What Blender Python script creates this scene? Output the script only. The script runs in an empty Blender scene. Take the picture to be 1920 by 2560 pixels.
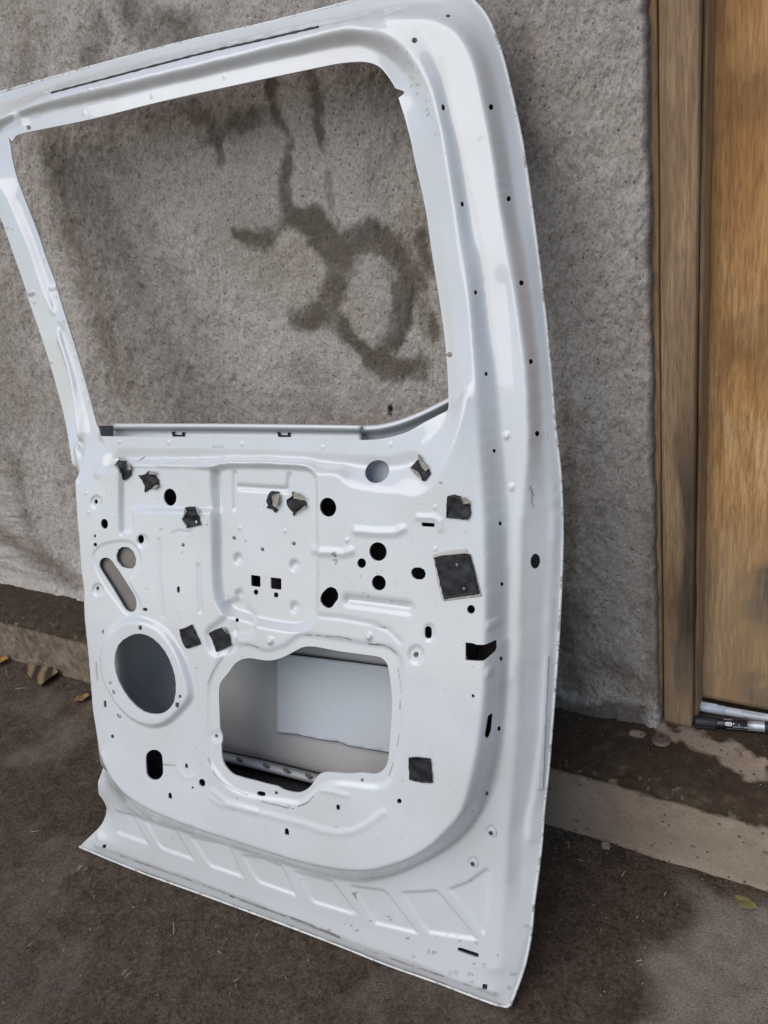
import bpy, math, random
import numpy as np
from mathutils import Matrix, Vector
from mathutils.geometry import delaunay_2d_cdt
random.seed(7); rng = np.random.default_rng(11)
SC = bpy.context.scene
COL = SC.collection
PI = math.pi

# ------------------------------------------------------------------ camera
FOC = 1920.0                                   # focal length in pixels of a 1920 x 2560 frame
VN = np.array([727., 4150., FOC]); VH = np.array([-3204., -321., FOC])
DN = VN/np.linalg.norm(VN)                     # "down" seen from the camera (x right, y down, z forward)
XR = -VH/np.linalg.norm(VH); XR = XR - DN*(XR@DN); XR /= np.linalg.norm(XR)
NW = np.cross(XR, DN)                          # into the wall
CAM = np.array([0., 0., 1.0])
M3 = np.array([XR, NW, -DN])                   # camera -> world
cam = bpy.data.cameras.new('camera'); camo = bpy.data.objects.new('camera', cam); COL.objects.link(camo)
camo.matrix_world = Matrix(((M3[0, 0], -M3[0, 1], -M3[0, 2], CAM[0]), (M3[1, 0], -M3[1, 1], -M3[1, 2], CAM[1]),
                            (M3[2, 0], -M3[2, 1], -M3[2, 2], CAM[2]), (0, 0, 0, 1)))
cam.sensor_fit = 'VERTICAL'; cam.sensor_height = 36; cam.lens = FOC/2560*36
cam.clip_start = 0.02; cam.clip_end = 500
SC.camera = camo

# ------------------------------------------------------------------ world, sun, exposure
SUND = np.array([-.22, -.66, .72]); SUND /= np.linalg.norm(SUND)
w = bpy.data.worlds.new('World'); SC.world = w; w.use_nodes = True
nt = w.node_tree; bg = nt.nodes['Background']
sky = nt.nodes.new('ShaderNodeTexSky'); sky.sky_type = 'NISHITA'; sky.sun_disc = False
sky.sun_elevation = math.asin(SUND[2]); sky.sun_rotation = math.atan2(SUND[0], SUND[1])
sky.air_density = 1.4; sky.dust_density = .6; sky.ozone_density = 4.0
nt.links.new(sky.outputs[0], bg.inputs[0]); bg.inputs[1].default_value = 0.10
sun = bpy.data.lights.new('sun', 'SUN'); suno = bpy.data.objects.new('sun', sun); COL.objects.link(suno)
sun.energy = 1.6; sun.angle = math.radians(60); sun.color = (1, .92, .82)
suno.rotation_euler = Vector(SUND).to_track_quat('Z', 'Y').to_euler()
SC.view_settings.view_transform = 'Standard'; SC.view_settings.look = 'None'
SC.view_settings.exposure = 0.25; SC.view_settings.gamma = 1
SC.view_settings.use_curve_mapping = False

# ------------------------------------------------------------------ helpers
def rays(P):
    P = np.atleast_2d(np.asarray(P, float))
    c = np.stack([P[:, 0]-960, P[:, 1]-1280, np.full(len(P), FOC)], 1)
    return c@M3.T
def on_y(P, y):
    r = rays(P); t = (y-CAM[1])/r[:, 1]; return CAM + r*t[:, None]
def on_z(P, z):
    r = rays(P); t = (z-CAM[2])/r[:, 2]; return CAM + r*t[:, None]
def Z(x0, y0, s, pts): return [(x0+p[0]*s, y0+p[1]*s) + tuple(p[2:]) for p in pts]
def CA(p): return Z(160, 1080, .2411, p)
def CB(p): return Z(500, 1080, .2411, p)
def CC(p): return Z(840, 1080, .2411, p)
def CD(p): return Z(160, 1360, .2411, p)
def CE(p): return Z(500, 1360, .2411, p)
def CF(p): return Z(840, 1360, .2411, p)
def C5(p): return Z(1150, 1500, .27125, p)
def C6(p): return Z(160, 1900, .3014, p)
def C7(p): return Z(640, 1980, .3014, p)
def C8(p): return Z(520, 1600, .3014, p)
def R5(p): return Z(0, 1280, .5787, p)
def R8(p): return Z(960, 1920, .5787, p)

def smooth(t): t = np.clip(t, 0, 1); return t*t*(3-2*t)
def vnoise(ny, nx, cy, cx, seed):
    g = np.random.default_rng(seed).random((int(cy)+3, int(cx)+3))
    y = np.linspace(0, cy, ny); x = np.linspace(0, cx, nx)
    yi = np.minimum(y.astype(int), int(cy)); xi = np.minimum(x.astype(int), int(cx))
    fy = smooth(y-yi)[:, None]; fx = smooth(x-xi)[None, :]
    a = g[yi][:, xi]; b = g[yi][:, xi+1]; c = g[yi+1][:, xi]; d = g[yi+1][:, xi+1]
    return a*(1-fy)*(1-fx)+b*(1-fy)*fx+c*fy*(1-fx)+d*fy*fx
def fbm(ny, nx, cy, cx, seed, octv=4, gain=.5):
    o = np.zeros((ny, nx)); a = 1; s = 0
    for k in range(octv):
        o += a*vnoise(ny, nx, cy*2**k, cx*2**k, seed+k*17); s += a; a *= gain
    return o/s
def blur(A, n):
    for _ in range(n):
        A = (np.roll(A, 1, 0)+2*A+np.roll(A, -1, 0))/4
        A = (np.roll(A, 1, 1)+2*A+np.roll(A, -1, 1))/4
    return A
def seg_dist(pts, X, Y, closed=False):
    d = np.full(X.shape, 1e9); n = len(pts)
    for i in range(n if closed else n-1):
        ax, ay = pts[i][:2]; bx, by = pts[(i+1) % n][:2]
        dx, dy = bx-ax, by-ay; L = dx*dx+dy*dy+1e-18
        t = np.clip(((X-ax)*dx+(Y-ay)*dy)/L, 0, 1)
        d = np.minimum(d, (X-ax-t*dx)**2+(Y-ay-t*dy)**2)
    return np.sqrt(d)
def inside(pts, X, Y):
    c = np.zeros(X.shape, bool); n = len(pts)
    for i in range(n):
        ax, ay = pts[i][:2]; bx, by = pts[(i+1) % n][:2]
        if ay == by: continue
        m = ((ay > Y) != (by > Y)) & (X < (bx-ax)*(Y-ay)/(by-ay)+ax)
        c ^= m
    return c
def catmull(pts, k=6, closed=False):
    P = np.asarray(pts, float); n = len(P); out = []
    for i in range(n if closed else n-1):
        if closed: p0, p1, p2, p3 = P[i-1], P[i], P[(i+1) % n], P[(i+2) % n]
        else: p0, p1, p2, p3 = P[max(i-1, 0)], P[i], P[i+1], P[min(i+2, n-1)]
        d1 = np.linalg.norm(p2[:2]-p1[:2])+1e-9; d0 = np.linalg.norm(p1[:2]-p0[:2])+1e-9; d2 = np.linalg.norm(p3[:2]-p2[:2])+1e-9
        m1 = (p2-p0)/(d0+d1)*d1 if d0 > 1e-6 else p2-p1
        m2 = (p3-p1)/(d1+d2)*d1 if d2 > 1e-6 else p2-p1
        for j in range(k):
            t = j/k
            out.append((2*t**3-3*t*t+1)*p1+(t**3-2*t*t+t)*m1+(-2*t**3+3*t*t)*p2+(t**3-t*t)*m2)
    if not closed: out.append(P[-1])
    return np.array(out)

def tag(o, label=None, cat=None, group=None, kind=None):
    if label: o['label'] = label
    if cat: o['category'] = cat
    if group: o['group'] = group
    if kind: o['kind'] = kind
    return o
def empty(name, loc):
    o = bpy.data.objects.new(name, None); COL.objects.link(o); o.location = loc; o.empty_display_size = .05; return o
def new_obj(name, me, mat, parent=None):
    o = bpy.data.objects.new(name, me); COL.objects.link(o)
    if mat: me.materials.append(mat)
    if parent: o.parent = parent
    return o
def origin_of(p):
    o = np.zeros(3)
    while p is not None:
        o += np.array(p.location); p = p.parent
    return o
def mesh(name, verts, faces, mat, parent=None, loc=None, smooth_=True, attrs=None, normals=None):
    """verts in world space; stored relative to the parent chain and own location"""
    V = np.asarray(verts, float); base = origin_of(parent)
    L = np.zeros(3) if loc is None else np.asarray(loc, float)-base
    me = bpy.data.meshes.new(name)
    if isinstance(faces, tuple):                       # (loop_verts, loop_totals)
        lv, lt = faces
        me.vertices.add(len(V)); me.vertices.foreach_set('co', (V-base-L).ravel())
        me.loops.add(len(lv)); me.loops.foreach_set('vertex_index', np.asarray(lv, np.int32))
        me.polygons.add(len(lt))
        ls = np.concatenate([[0], np.cumsum(lt)[:-1]]).astype(np.int32)
        me.polygons.foreach_set('loop_start', ls)
        me.update(calc_edges=True); me.validate()
    else:
        me.from_pydata([tuple(p) for p in (V-base-L)], [], faces); me.update()
    me.polygons.foreach_set('use_smooth', [smooth_]*len(me.polygons))
    for k, a in (attrs or {}).items():
        at = me.attributes.new(k, 'FLOAT', 'POINT'); at.data.foreach_set('value', np.asarray(a, np.float32))
    o = new_obj(name, me, mat, parent); o.location = L
    if normals is not None: me.normals_split_custom_set_from_vertices([tuple(n) for n in normals])
    return o
def grid_faces(ny, nx):
    i = np.arange(ny-1)[:, None]*nx+np.arange(nx-1)[None, :]
    q = np.stack([i, i+1, i+nx+1, i+nx], -1).reshape(-1, 4)
    return q.ravel(), np.full(len(q), 4)

# ------------------------------------------------------------------ materials
def mat(name, col=(.8, .8, .8), rough=.5, metal=0., spec=.5, coat=0., coat_r=.05):
    m = bpy.data.materials.new(name); m.use_nodes = True; b = m.node_tree.nodes['Principled BSDF']
    b.inputs['Base Color'].default_value = (*col, 1); b.inputs['Roughness'].default_value = rough
    b.inputs['Metallic'].default_value = metal; b.inputs['Specular IOR Level'].default_value = spec
    b.inputs['Coat Weight'].default_value = coat; b.inputs['Coat Roughness'].default_value = coat_r
    return m, m.node_tree, b
class NB:
    def __init__(s, nt): s.nt = nt; s.tc = nt.nodes.new('ShaderNodeTexCoord')
    def n(s, t, **k):
        o = s.nt.nodes.new(t)
        for a, b in k.items(): setattr(o, a, b)
        return o
    def l(s, a, b): s.nt.links.new(a, b)
    def noise(s, scale, det=4, rough=.55, vec=None, sx=(1, 1, 1), dist=0):
        mp = s.n('ShaderNodeMapping'); mp.inputs['Scale'].default_value = sx
        s.l(vec or s.tc.outputs['Object'], mp.inputs[0])
        t = s.n('ShaderNodeTexNoise'); t.inputs['Scale'].default_value = scale; t.inputs['Detail'].default_value = det
        t.inputs['Roughness'].default_value = rough; t.inputs['Distortion'].default_value = dist
        s.l(mp.outputs[0], t.inputs['Vector']); return t.outputs[0]
    def vor(s, scale, sx=(1, 1, 1), feat='F1'):
        mp = s.n('ShaderNodeMapping'); mp.inputs['Scale'].default_value = sx
        s.l(s.tc.outputs['Object'], mp.inputs[0])
        t = s.n('ShaderNodeTexVoronoi', feature=feat); t.inputs['Scale'].default_value = scale
        s.l(mp.outputs[0], t.inputs['Vector']); return t.outputs['Distance']
    def ramp(s, f, stops):
        r = s.n('ShaderNodeValToRGB'); e = r.color_ramp.elements
        while len(e) < len(stops): e.new(.5)
        for i, (p, c) in enumerate(stops):
            e[i].position = p; e[i].color = (*c, 1) if len(c) == 3 else c
        s.l(f, r.inputs[0]); return r.outputs[0]
    def rng(s, f, a, b, c=0, d=1):
        m = s.n('ShaderNodeMapRange'); s.l(f, m.inputs[0])
        for i, v in zip((1, 2, 3, 4), (a, b, c, d)): m.inputs[i].default_value = v
        return m.outputs[0]
    def mix(s, fac, a, b, mode='MIX'):
        m = s.n('ShaderNodeMix', data_type='RGBA', blend_type=mode)
        if hasattr(fac, 'links') or not isinstance(fac, (int, float)): s.l(fac, m.inputs[0])
        else: m.inputs[0].default_value = fac
        for v, i in ((a, 6), (b, 7)):
            if isinstance(v, tuple): m.inputs[i].default_value = (*v, 1)
            else: s.l(v, m.inputs[i])
        return m.outputs[2]
    def math(s, op, a, b=0.):
        m = s.n('ShaderNodeMath', operation=op)
        for v, i in ((a, 0), (b, 1)):
            if isinstance(v, (int, float)): m.inputs[i].default_value = v
            else: s.l(v, m.inputs[i])
        return m.outputs[0]
    def attr(s, name):
        a = s.n('ShaderNodeAttribute', attribute_name=name); return a.outputs['Fac']
    def bump(s, h, strength, dist, bsdf, prev=None):
        b = s.n('ShaderNodeBump'); b.inputs['Strength'].default_value = strength; b.inputs['Distance'].default_value = dist
        s.l(h, b.inputs['Height'])
        if prev is not None: s.l(prev, b.inputs['Normal'])
        s.l(b.outputs[0], bsdf.inputs['Normal']); return b.outputs[0]

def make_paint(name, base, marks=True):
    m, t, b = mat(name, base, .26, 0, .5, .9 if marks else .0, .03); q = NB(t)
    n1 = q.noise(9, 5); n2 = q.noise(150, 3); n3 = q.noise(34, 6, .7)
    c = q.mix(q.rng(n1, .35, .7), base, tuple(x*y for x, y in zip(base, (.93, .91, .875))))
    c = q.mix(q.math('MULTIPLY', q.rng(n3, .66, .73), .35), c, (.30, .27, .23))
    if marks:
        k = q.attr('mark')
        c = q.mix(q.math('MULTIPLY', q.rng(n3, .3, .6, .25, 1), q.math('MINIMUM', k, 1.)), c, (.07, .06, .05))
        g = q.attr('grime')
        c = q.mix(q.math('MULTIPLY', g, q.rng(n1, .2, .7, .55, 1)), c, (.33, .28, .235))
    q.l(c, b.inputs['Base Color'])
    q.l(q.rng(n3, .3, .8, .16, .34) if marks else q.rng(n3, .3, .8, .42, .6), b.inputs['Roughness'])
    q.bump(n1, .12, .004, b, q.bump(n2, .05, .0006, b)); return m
PAINT = make_paint('white_paint', (.70, .708, .72))
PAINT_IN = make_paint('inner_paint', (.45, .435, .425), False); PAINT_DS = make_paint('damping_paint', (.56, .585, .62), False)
def make_rim():
    m, t, b = mat('chipped_edge', (.74, .74, .73), .4); q = NB(t)
    c = q.mix(q.rng(q.noise(60, 6, .75), .52, .62, 0, .75), (.74, .74, .73), (.20, .15, .11)); c = q.mix(q.rng(q.noise(190, 4, .7), .60, .68, 0, .8), c, (.06, .035, .022))
    q.l(c, b.inputs['Base Color']); return m
RIM = make_rim()
def make_rubber():
    m, t, b = mat('black_bitumen', (.022, .022, .025), .5, spec=.3); q = NB(t)
    n = q.noise(70, 5); q.l(q.ramp(n, [(.3, (.010, .0095, .010)), (.75, (.026, .025, .028))]), b.inputs['Base Color'])
    q.l(q.rng(n, .3, .7, .3, .6), b.inputs['Roughness']); q.bump(q.noise(45, 4), .5, .004, b); return m
RUB = make_rubber()
def make_peel():
    m, t, b = mat('peeled_backing', (.36, .31, .25), .7); q = NB(t)
    q.l(q.ramp(q.noise(60, 5), [(.3, (.26, .22, .18)), (.7, (.42, .37, .30))]), b.inputs['Base Color']); return m
PEEL = make_peel()
STEEL = mat('dull_steel', (.18, .18, .19), .4, .8)[0]

def make_plaster():
    m, t, b = mat('cement_plaster', (.3, .28, .26), .92, spec=.2); q = NB(t)
    big = q.noise(3.2, 6, .6, dist=.4); mid = q.noise(16, 6, .65); fine = q.noise(230, 6, .8); grit = q.noise(620, 3, .8); streak = q.noise(9, 5, .6, sx=(1.6, 1, .5), dist=1.2)
    c = q.ramp(big, [(.30, (.50, .415, .34)), (.48, (.72, .635, .56)), (.70, (.84, .765, .70))])
    c = q.mix(q.rng(streak, .45, .75, 0, .45), c, (.50, .42, .345))
    c = q.mix(q.rng(mid, .35, .7, 0, .35), c, (.68, .645, .61))
    g2 = q.noise(115, 6, .75); c = q.mix(q.rng(g2, .36, .48, .42, 0), c, (.26, .205, .165)); c = q.mix(q.rng(g2, .54, .66, 0, .35), c, (.88, .83, .77)); rag = q.noise(70, 6, .8); sa = q.math('ADD', q.attr('stain'), q.rng(rag, .25, .75, -.28, .28)); c = q.mix(q.math('MULTIPLY', q.rng(sa, .10, .82), q.rng(mid, .2, .65, .7, 1)), c, (.175, .140, .108))
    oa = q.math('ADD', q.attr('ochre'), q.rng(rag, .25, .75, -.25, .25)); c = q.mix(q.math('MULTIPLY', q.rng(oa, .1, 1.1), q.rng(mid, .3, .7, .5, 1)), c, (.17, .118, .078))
    c = q.mix(q.math('MULTIPLY', q.attr('pale'), .8), c, (.76, .72, .68))
    c = q.mix(q.rng(fine, .36, .52, .5, 0), c, (.22, .185, .155))
    c = q.mix(q.rng(grit, .34, .46, .35, 0), c, (.18, .155, .13)); c = q.mix(q.rng(grit, .56, .70, 0, .3), c, (.88, .84, .79))
    c = q.mix(q.attr('tar'), c, (.008, .007, .006)); pits = q.vor(75); c = q.mix(q.rng(pits, .06, .14, .75, 0), c, (.06, .048, .042))
    q.l(c, b.inputs['Base Color'])
    p = q.bump(q.noise(55, 7, .8), .9, .010, b); p = q.bump(fine, .8, .003, b, p); q.bump(q.rng(pits, .04, .2), .5, .002, b, p)
    return m
PLASTER = make_plaster()
def make_floor(name, dark, lightc, base2):
    m, t, b = mat(name, dark, .9, spec=.25); q = NB(t)
    big = q.noise(4, 7, .62, dist=.5); mid = q.noise(30, 7, .7); fine = q.noise(420, 5, .8)
    c = q.ramp(big, [(.3, dark), (.7, base2)])
    c = q.mix(q.rng(mid, .42, .68, 0, .7), c, tuple(x*1.75 for x in base2)); c = q.mix(q.rng(q.noise(75, 5, .7), .34, .46, .6, 0), c, tuple(x*.6 for x in dark)); g2 = q.noise(170, 6, .78); c = q.mix(q.rng(g2, .36, .50, .75, 0), c, tuple(x*.35 for x in dark)); c = q.mix(q.rng(g2, .53, .66, 0, .6), c, tuple(x*2.1 for x in base2))
    c = q.mix(q.math('MULTIPLY', q.attr('pale'), q.rng(mid, .25, .6, .5, 1)), c, lightc)
    c = q.mix(q.rng(fine, .38, .55, .6, 0), c, tuple(x*.4 for x in dark)); c = q.mix(q.rng(fine, .57, .7, 0, .4), c, tuple(x*2.6 for x in dark))
    sp = q.vor(160); c = q.mix(q.rng(sp, .05, .10, .5, 0), c, (.20, .17, .14))
    q.l(c, b.inputs['Base Color']); q.l(q.rng(mid, .3, .7, .75, .98), b.inputs['Roughness'])
    p = q.bump(mid, .8, .010, b); q.bump(fine, .9, .004, b, p); return m
GROUND = make_floor('dirty_concrete', (.068, .045, .030), (.44, .37, .305), (.142, .100, .070))
BOUNCE_GROUND = make_floor('bounce_ground', (.24, .155, .095), (.4, .3, .2), (.36, .25, .165))  # unseen outer ground, tan tone added to bounce warm light on the door
def make_step():
    m, t, b = mat('step_concrete', (.2, .18, .15), .9, spec=.25); q = NB(t)
    big = q.noise(5, 6, .6, dist=.3); mid = q.noise(38, 6, .65); fine = q.noise(240, 4, .7)
    lc = q.ramp(big, [(.3, (.29, .215, .155)), (.65, (.41, .325, .25))])
    lc = q.mix(q.rng(q.vor(60), .10, .16, .8, 0), lc, (.075, .062, .05))
    lc = q.mix(q.rng(q.vor(23), .07, .12, .6, 0), lc, (.09, .08, .07))
    dc = q.ramp(q.noise(55, 7, .75), [(.3, (.034, .021, .013)), (.55, (.062, .042, .027)), (.75, (.12, .088, .06))])
    c = q.mix(q.rng(q.math('ADD', q.attr('pale'), q.rng(mid, .2, .8, -.34, .34)), .22, .80), dc, lc)
    c = q.mix(q.rng(fine, .36, .50, .22, 0), c, (.05, .036, .026))
    q.l(c, b.inputs['Base Color']); p = q.bump(mid, .4, .005, b); q.bump(fine, .5, .0018, b, p); return m
STEP = make_step()
def make_wood(name, cols, sc=(1, 1, .07), grain=60, rough=.55, knots=True):
    m, t, b = mat(name, cols[1], rough, spec=.35); q = NB(t)
    g1 = q.noise(grain, 7, .65, sx=sc, dist=.6); g2 = q.noise(6.5, 6, .6, sx=(1, 1, .28), dist=1.2); g3 = q.noise(grain*3.2, 4, .7, sx=(1, 1, .09))
    c = q.ramp(g2, [(.3, cols[0]), (.5, cols[1]), (.72, cols[2])])
    c = q.mix(q.rng(g1, .35, .60, .75, 0), c, tuple(x*.7 for x in cols[0]))
    c = q.mix(q.rng(g3, .38, .52, .55, 0), c, tuple(x*.55 for x in cols[0]))
    a = q.attr('stain'); c = q.mix(q.math('MULTIPLY', a, q.rng(g1, .25, .6, .5, 1)), c, (.05, .038, .03))
    a = q.attr('pale'); c = q.mix(q.math('MULTIPLY', a, q.rng(g1, .2, .75, 1, .35)), c, (.34, .255, .17))
    q.l(c, b.inputs['Base Color']); q.l(q.rng(g1, .3, .7, rough-.08, rough+.2), b.inputs['Roughness'])
    q.bump(g1, .35, .0025, b, q.bump(g3, .3, .0006, b)); return m
WOOD = make_wood('varnished_plywood', [(.46, .21, .065), (.70, .42, .18), (.84, .60, .34)], grain=130)
POST = make_wood('weathered_timber', [(.25, .155, .085), (.38, .25, .145), (.46, .32, .195)], grain=100, rough=.7)

# ------------------------------------------------------------------ the setting
# ground
NX, NY = 560, 330
gx = np.linspace(-3.2, 1.0, NX); gy = np.linspace(-.6, .905, NY)
GX, GY = np.meshgrid(gx, gy)
GZ = (fbm(NY, NX, 4, 10, 5, 3)-.5)*.010+(fbm(NY, NX, 40, 110, 9, 3)-.5)*.0035
GZ = np.minimum(GZ, .004)-.002
pz = on_z([(1760, 2215), (1930, 2255), (2050, 2600), (1560, 2620), (1690, 2400)], 0)[:, :2]
sd = seg_dist(pz, GX, GY, True)*np.where(inside(pz, GX, GY), 1, -1)
pale = smooth((sd+.03+(fbm(NY, NX, 20, 50, 31, 4)-.5)*.10)/.05)*.95
pz = on_z([(240, 1760), (120, 1800), (30, 1900), (160, 1900), (230, 1860)], 0)[:, :2]
sd = seg_dist(pz, GX, GY, True)*np.where(inside(pz, GX, GY), 1, -1)
pale = np.maximum(pale, .36*smooth((sd+.02+(fbm(NY, NX, 20, 50, 35, 4)-.5)*.14)/.08))
pale = np.maximum(pale, .20*smooth((fbm(NY, NX, 9, 24, 77, 5)-.58)/.12))
g = mesh('ground', np.stack([GX.ravel(), GY.ravel(), GZ.ravel()], 1), grid_faces(NY, NX), GROUND, attrs={'pale': pale.ravel()})
tag(g, kind='structure')
o = 120.; lv = []; vs = []
for (x0, x1, y0, y1) in ((-o, -3.2, -o, .905), (1., o, -o, .905), (-3.2, 1., -o, -.6)):
    k = len(vs); vs += [(x0, y0, -.003), (x1, y0, -.003), (x1, y1, -.003), (x0, y1, -.003)]; lv.append((k, k+1, k+2, k+3))
g = mesh('ground', vs, lv, BOUNCE_GROUND, attrs={'pale': [0.]*len(vs)}); tag(g, kind='structure')

# concrete step along the foot of the wall
def step():
    nx = 900; xs = np.linspace(-3.2, 1.0, nx)
    prof = [(.842, -.03, 1), (.841, .0, 1)]
    prof += [(.843+.004*t, .0+.118*t, 1) for t in np.linspace(.04, 1, 26)]
    prof += [(.847+.016*(1-math.cos(a)), .118+.020*math.sin(a), .0) for a in np.linspace(.15, PI/2, 8)]
    prof += [(y, .138, -1) for y in np.linspace(.868, 1.34, 92)]
    prof = np.array(prof); ny = len(prof)
    X = np.repeat(xs[None], ny, 0); Y = np.repeat(prof[:, :1], nx, 1); Zz = np.repeat(prof[:, 1:2], nx, 1); K = np.repeat(prof[:, 2:], nx, 1)
    a = fbm(ny, nx, 5, 30, 3, 4)-.5; wv = (fbm(1, nx, 1, 14, 8, 4)-.5); e = fbm(ny, nx, 30, 260, 4, 3)-.5
    edge = np.exp(-((Y-.856)/.014)**2)*np.clip((Zz-.09)/.03, 0, 1)
    Y = Y+wv*.012+a*.004*(K >= 0)+e*.003*(K >= 0)-edge*np.maximum(0, -e)*.01
    Zz = Zz+(a*.009+e*.0045)*(K < 0)-edge*np.clip(e*1.2+.1, 0, 1)*.022
    # left of the vehicle door the step stands a little taller and rougher
    pale = np.where(K > 0, 1.0, 0.0)*np.ones_like(X)
    hh = .121+(fbm(1, nx, 1, 12, 21, 3)-.5)*.016
    pale = np.where(K > 0, smooth((hh-Zz)/.018), 0.)
    left = smooth((-1.1-X)/.25)
    pale = pale*(1-.32*left)+0*X
    brown = smooth((fbm(ny, nx, 3, 14, 61, 4)-.52)/.2)*smooth((-.36-X)/.25); pale *= (1-.3*brown)
    # pale cement smear on the tread and chips along the edge
    sm = on_z(Z(1560, 1600, .217, [(380, 1010), (480, 1060), (640, 1100), (830, 1160), (1000, 1240), (1180, 1300), (1360, 1390), (1520, 1500), (1560, 1540)]), .138)
    d = seg_dist(sm[:, :2], X, Y); wd = .010+.016*smooth((X+.24)/.10)
    pale = np.maximum(pale, (K < 0)*smooth((wd+.004-d+(e+.8*a)*.035)/.022))
    sm = on_z(Z(1560, 1600, .217, [(110, 1095), (240, 1100)]), .138)
    pale = np.maximum(pale, (K < 0)*smooth((.009-seg_dist(sm[:, :2], X, Y)+e*.02)/.008))
    chips = .38*smooth((fbm(ny, nx, 60, 620, 90, 3)-.58)/.06)*smooth((.872-Y)/.006)*(K <= 0)
    pale = np.maximum(pale, chips*.9)
    o = mesh('concrete_step', np.stack([X.ravel(), Y.ravel(), Zz.ravel()], 1), grid_faces(ny, nx), STEP, attrs={'pale': pale.ravel()})
    tag(o, 'low stained concrete step running along the foot of the wall', 'step')
step()

# plastered wall
YW = .97
def wall():
    zs = np.linspace(.128, 2.6, 620); lo = 480
    zs = np.concatenate([np.linspace(.128, 1.75, lo), np.linspace(1.76, 3.2, 60)]); nz = len(zs)
    xe = on_y([(1612, 0), (1618, 300), (1622, 600), (1629, 1000), (1634, 1400), (1645, 1770), (1650, 1810)], YW)
    o_ = np.argsort(xe[:, 2]); edge = np.interp(zs, xe[o_, 2], xe[o_, 0])
    edge = edge+(fbm(nz, 2, 34, 1, 5, 5, .75)[:, 0]-.5)*.008
    a = np.concatenate([np.linspace(-3.0, -1.7, 60), np.linspace(-1.695, -.006, 500)]); na = len(a)
    X = edge[:, None]*0+a[None]; 
    X = np.where(a[None] > -.6, edge[:, None]+(a[None]+.0)*((-.6-edge[:, None])/-.6)*1.0, a[None])
    # keep columns continuous: below -0.6 plain coordinates, above it stretched to the wavy edge
    t = np.clip((a[None]+.6)/.594, 0, 1); X = np.where(a[None] > -.6, -.6+t*(edge[:, None]-.004+.6), a[None]*1.0)
    Y = np.full((nz, na), YW); zc = zs[:, None]+0*X
    low = fbm(nz, na, 9, 12, 41, 4)-.5; mid = fbm(nz, na, 45, 60, 42, 4, .6)-.5
    hi = np.random.default_rng(3).random((nz, na))-.5
    rel = fbm(nz, na, 110, 150, 47, 3, .65)-.5; ru = smooth((fbm(nz, na, 6, 8, 48, 3)-.35)/.3)
    Y = Y-low*(.007+.009*smooth((zc-.3)/.4))-mid*.0085-rel*(.003+.0045*ru)-hi*.0016
    foot = smooth((.17-zc)/.05); Y -= foot*.014
    # turn the corner
    extra = [(.000, .005), (.0015, .016), (.0015, .035), (.0015, .07)]
    cols = [edge+e[0] for e in extra]
    X = np.concatenate([X]+[c[:, None] for c in cols], 1)
    Y = np.concatenate([Y]+[(Y[:, -1]*0+YW+e[1]+(hi[:, -1]*.002))[:, None] for e in extra], 1)
    nx = X.shape[1]; zz = np.repeat(zs[:, None], nx, 1)
    # the stains and the painted-in frame shade, in metres on the wall
    def w2(pts): return on_y([(p[0]*1.1573, p[1]*1.1573) for p in pts], YW)[:, [0, 2]]
    warp = (fbm(nz, nx, 26, 40, 50, 5, .7)-.5)*.044
    st = np.zeros_like(X); tar = np.zeros_like(X)
    for pts, wd, amp in [
        ([(575, 150), (580, 200), (600, 260), (632, 300), (612, 400), (622, 470), (595, 505), (555, 520), (512, 508)], .018, 1.), ([(380, 215), (420, 240), (440, 300)], .012, .6), ([(700, 300), (715, 420), (735, 500)], .007, .6), ([(870, 640), (905, 660), (930, 720)], .014, .7),
        ([(678, 130), (688, 230), (697, 320)], .010, .8), ([(425, 240), (470, 290), (520, 270), (580, 235)], .020, .6), ([(470, 290), (478, 340)], .009, .7),
        ([(622, 470), (680, 480), (715, 530), (745, 565), (725, 620), (700, 670), (650, 690)], .028, .95),
        ([(735, 540), (800, 505), (860, 540), (885, 590), (870, 640), (860, 700), (825, 760), (835, 800)], .024, .9),
        ([(730, 690), (780, 760), (840, 800), (900, 790)], .022, .9), ([(905, 520), (925, 570)], .02, .7), ([(620, 410), (618, 470)], .02, 1.),
        ([(700, 510), (740, 560)], .035, .9), ([(270, 10), (300, 60), (340, 95)], .035, .5), ([(360, 60), (410, 70)], .03, .7), ([(215, 60), (195, 120), (240, 160)], .03, .5),
        ([(1100, 20), (1130, 120), (1120, 260), (1160, 330)], .03, .35), ([(1185, 640), (1215, 720), (1215, 900)], .02, .3),
        ([(60, 480), (30, 600), (60, 700)], .03, .35), ([(40, 880), (20, 1050), (90, 1200)], .05, .3)]:
        d = seg_dist(w2(pts), X, zz); st = np.maximum(st, min(1, amp*1.15)*smooth((wd*1.25-d+warp)/(wd*.75+.006)))
    for (px, py, r) in [(842, 882, .0042), (842, 893, .0026), (843, 900, .0015)]:
        c = w2([(px, py)])[0]; tar = np.maximum(tar, smooth((r*1.35-np.hypot(X-c[0], (zz-c[1])*.8))/.002))
    st *= .72+.28*smooth((fbm(nz, nx, 34, 52, 91, 4)-.33)/.25)
    st = np.maximum(st, .30*smooth((fbm(nz, nx, 7, 10, 92, 5)-.53)/.14))
    st = np.maximum(st, smooth((.185+.035*(fbm(nz, nx, 4, 22, 70, 4)-.5)*2-zz)/.02)*.9*smooth((-.22-X)/.03)*smooth((X+1.2)/.2))
    oc = np.zeros_like(X)  # brown stains, plus the window frame's shade painted onto the plaster
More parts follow.
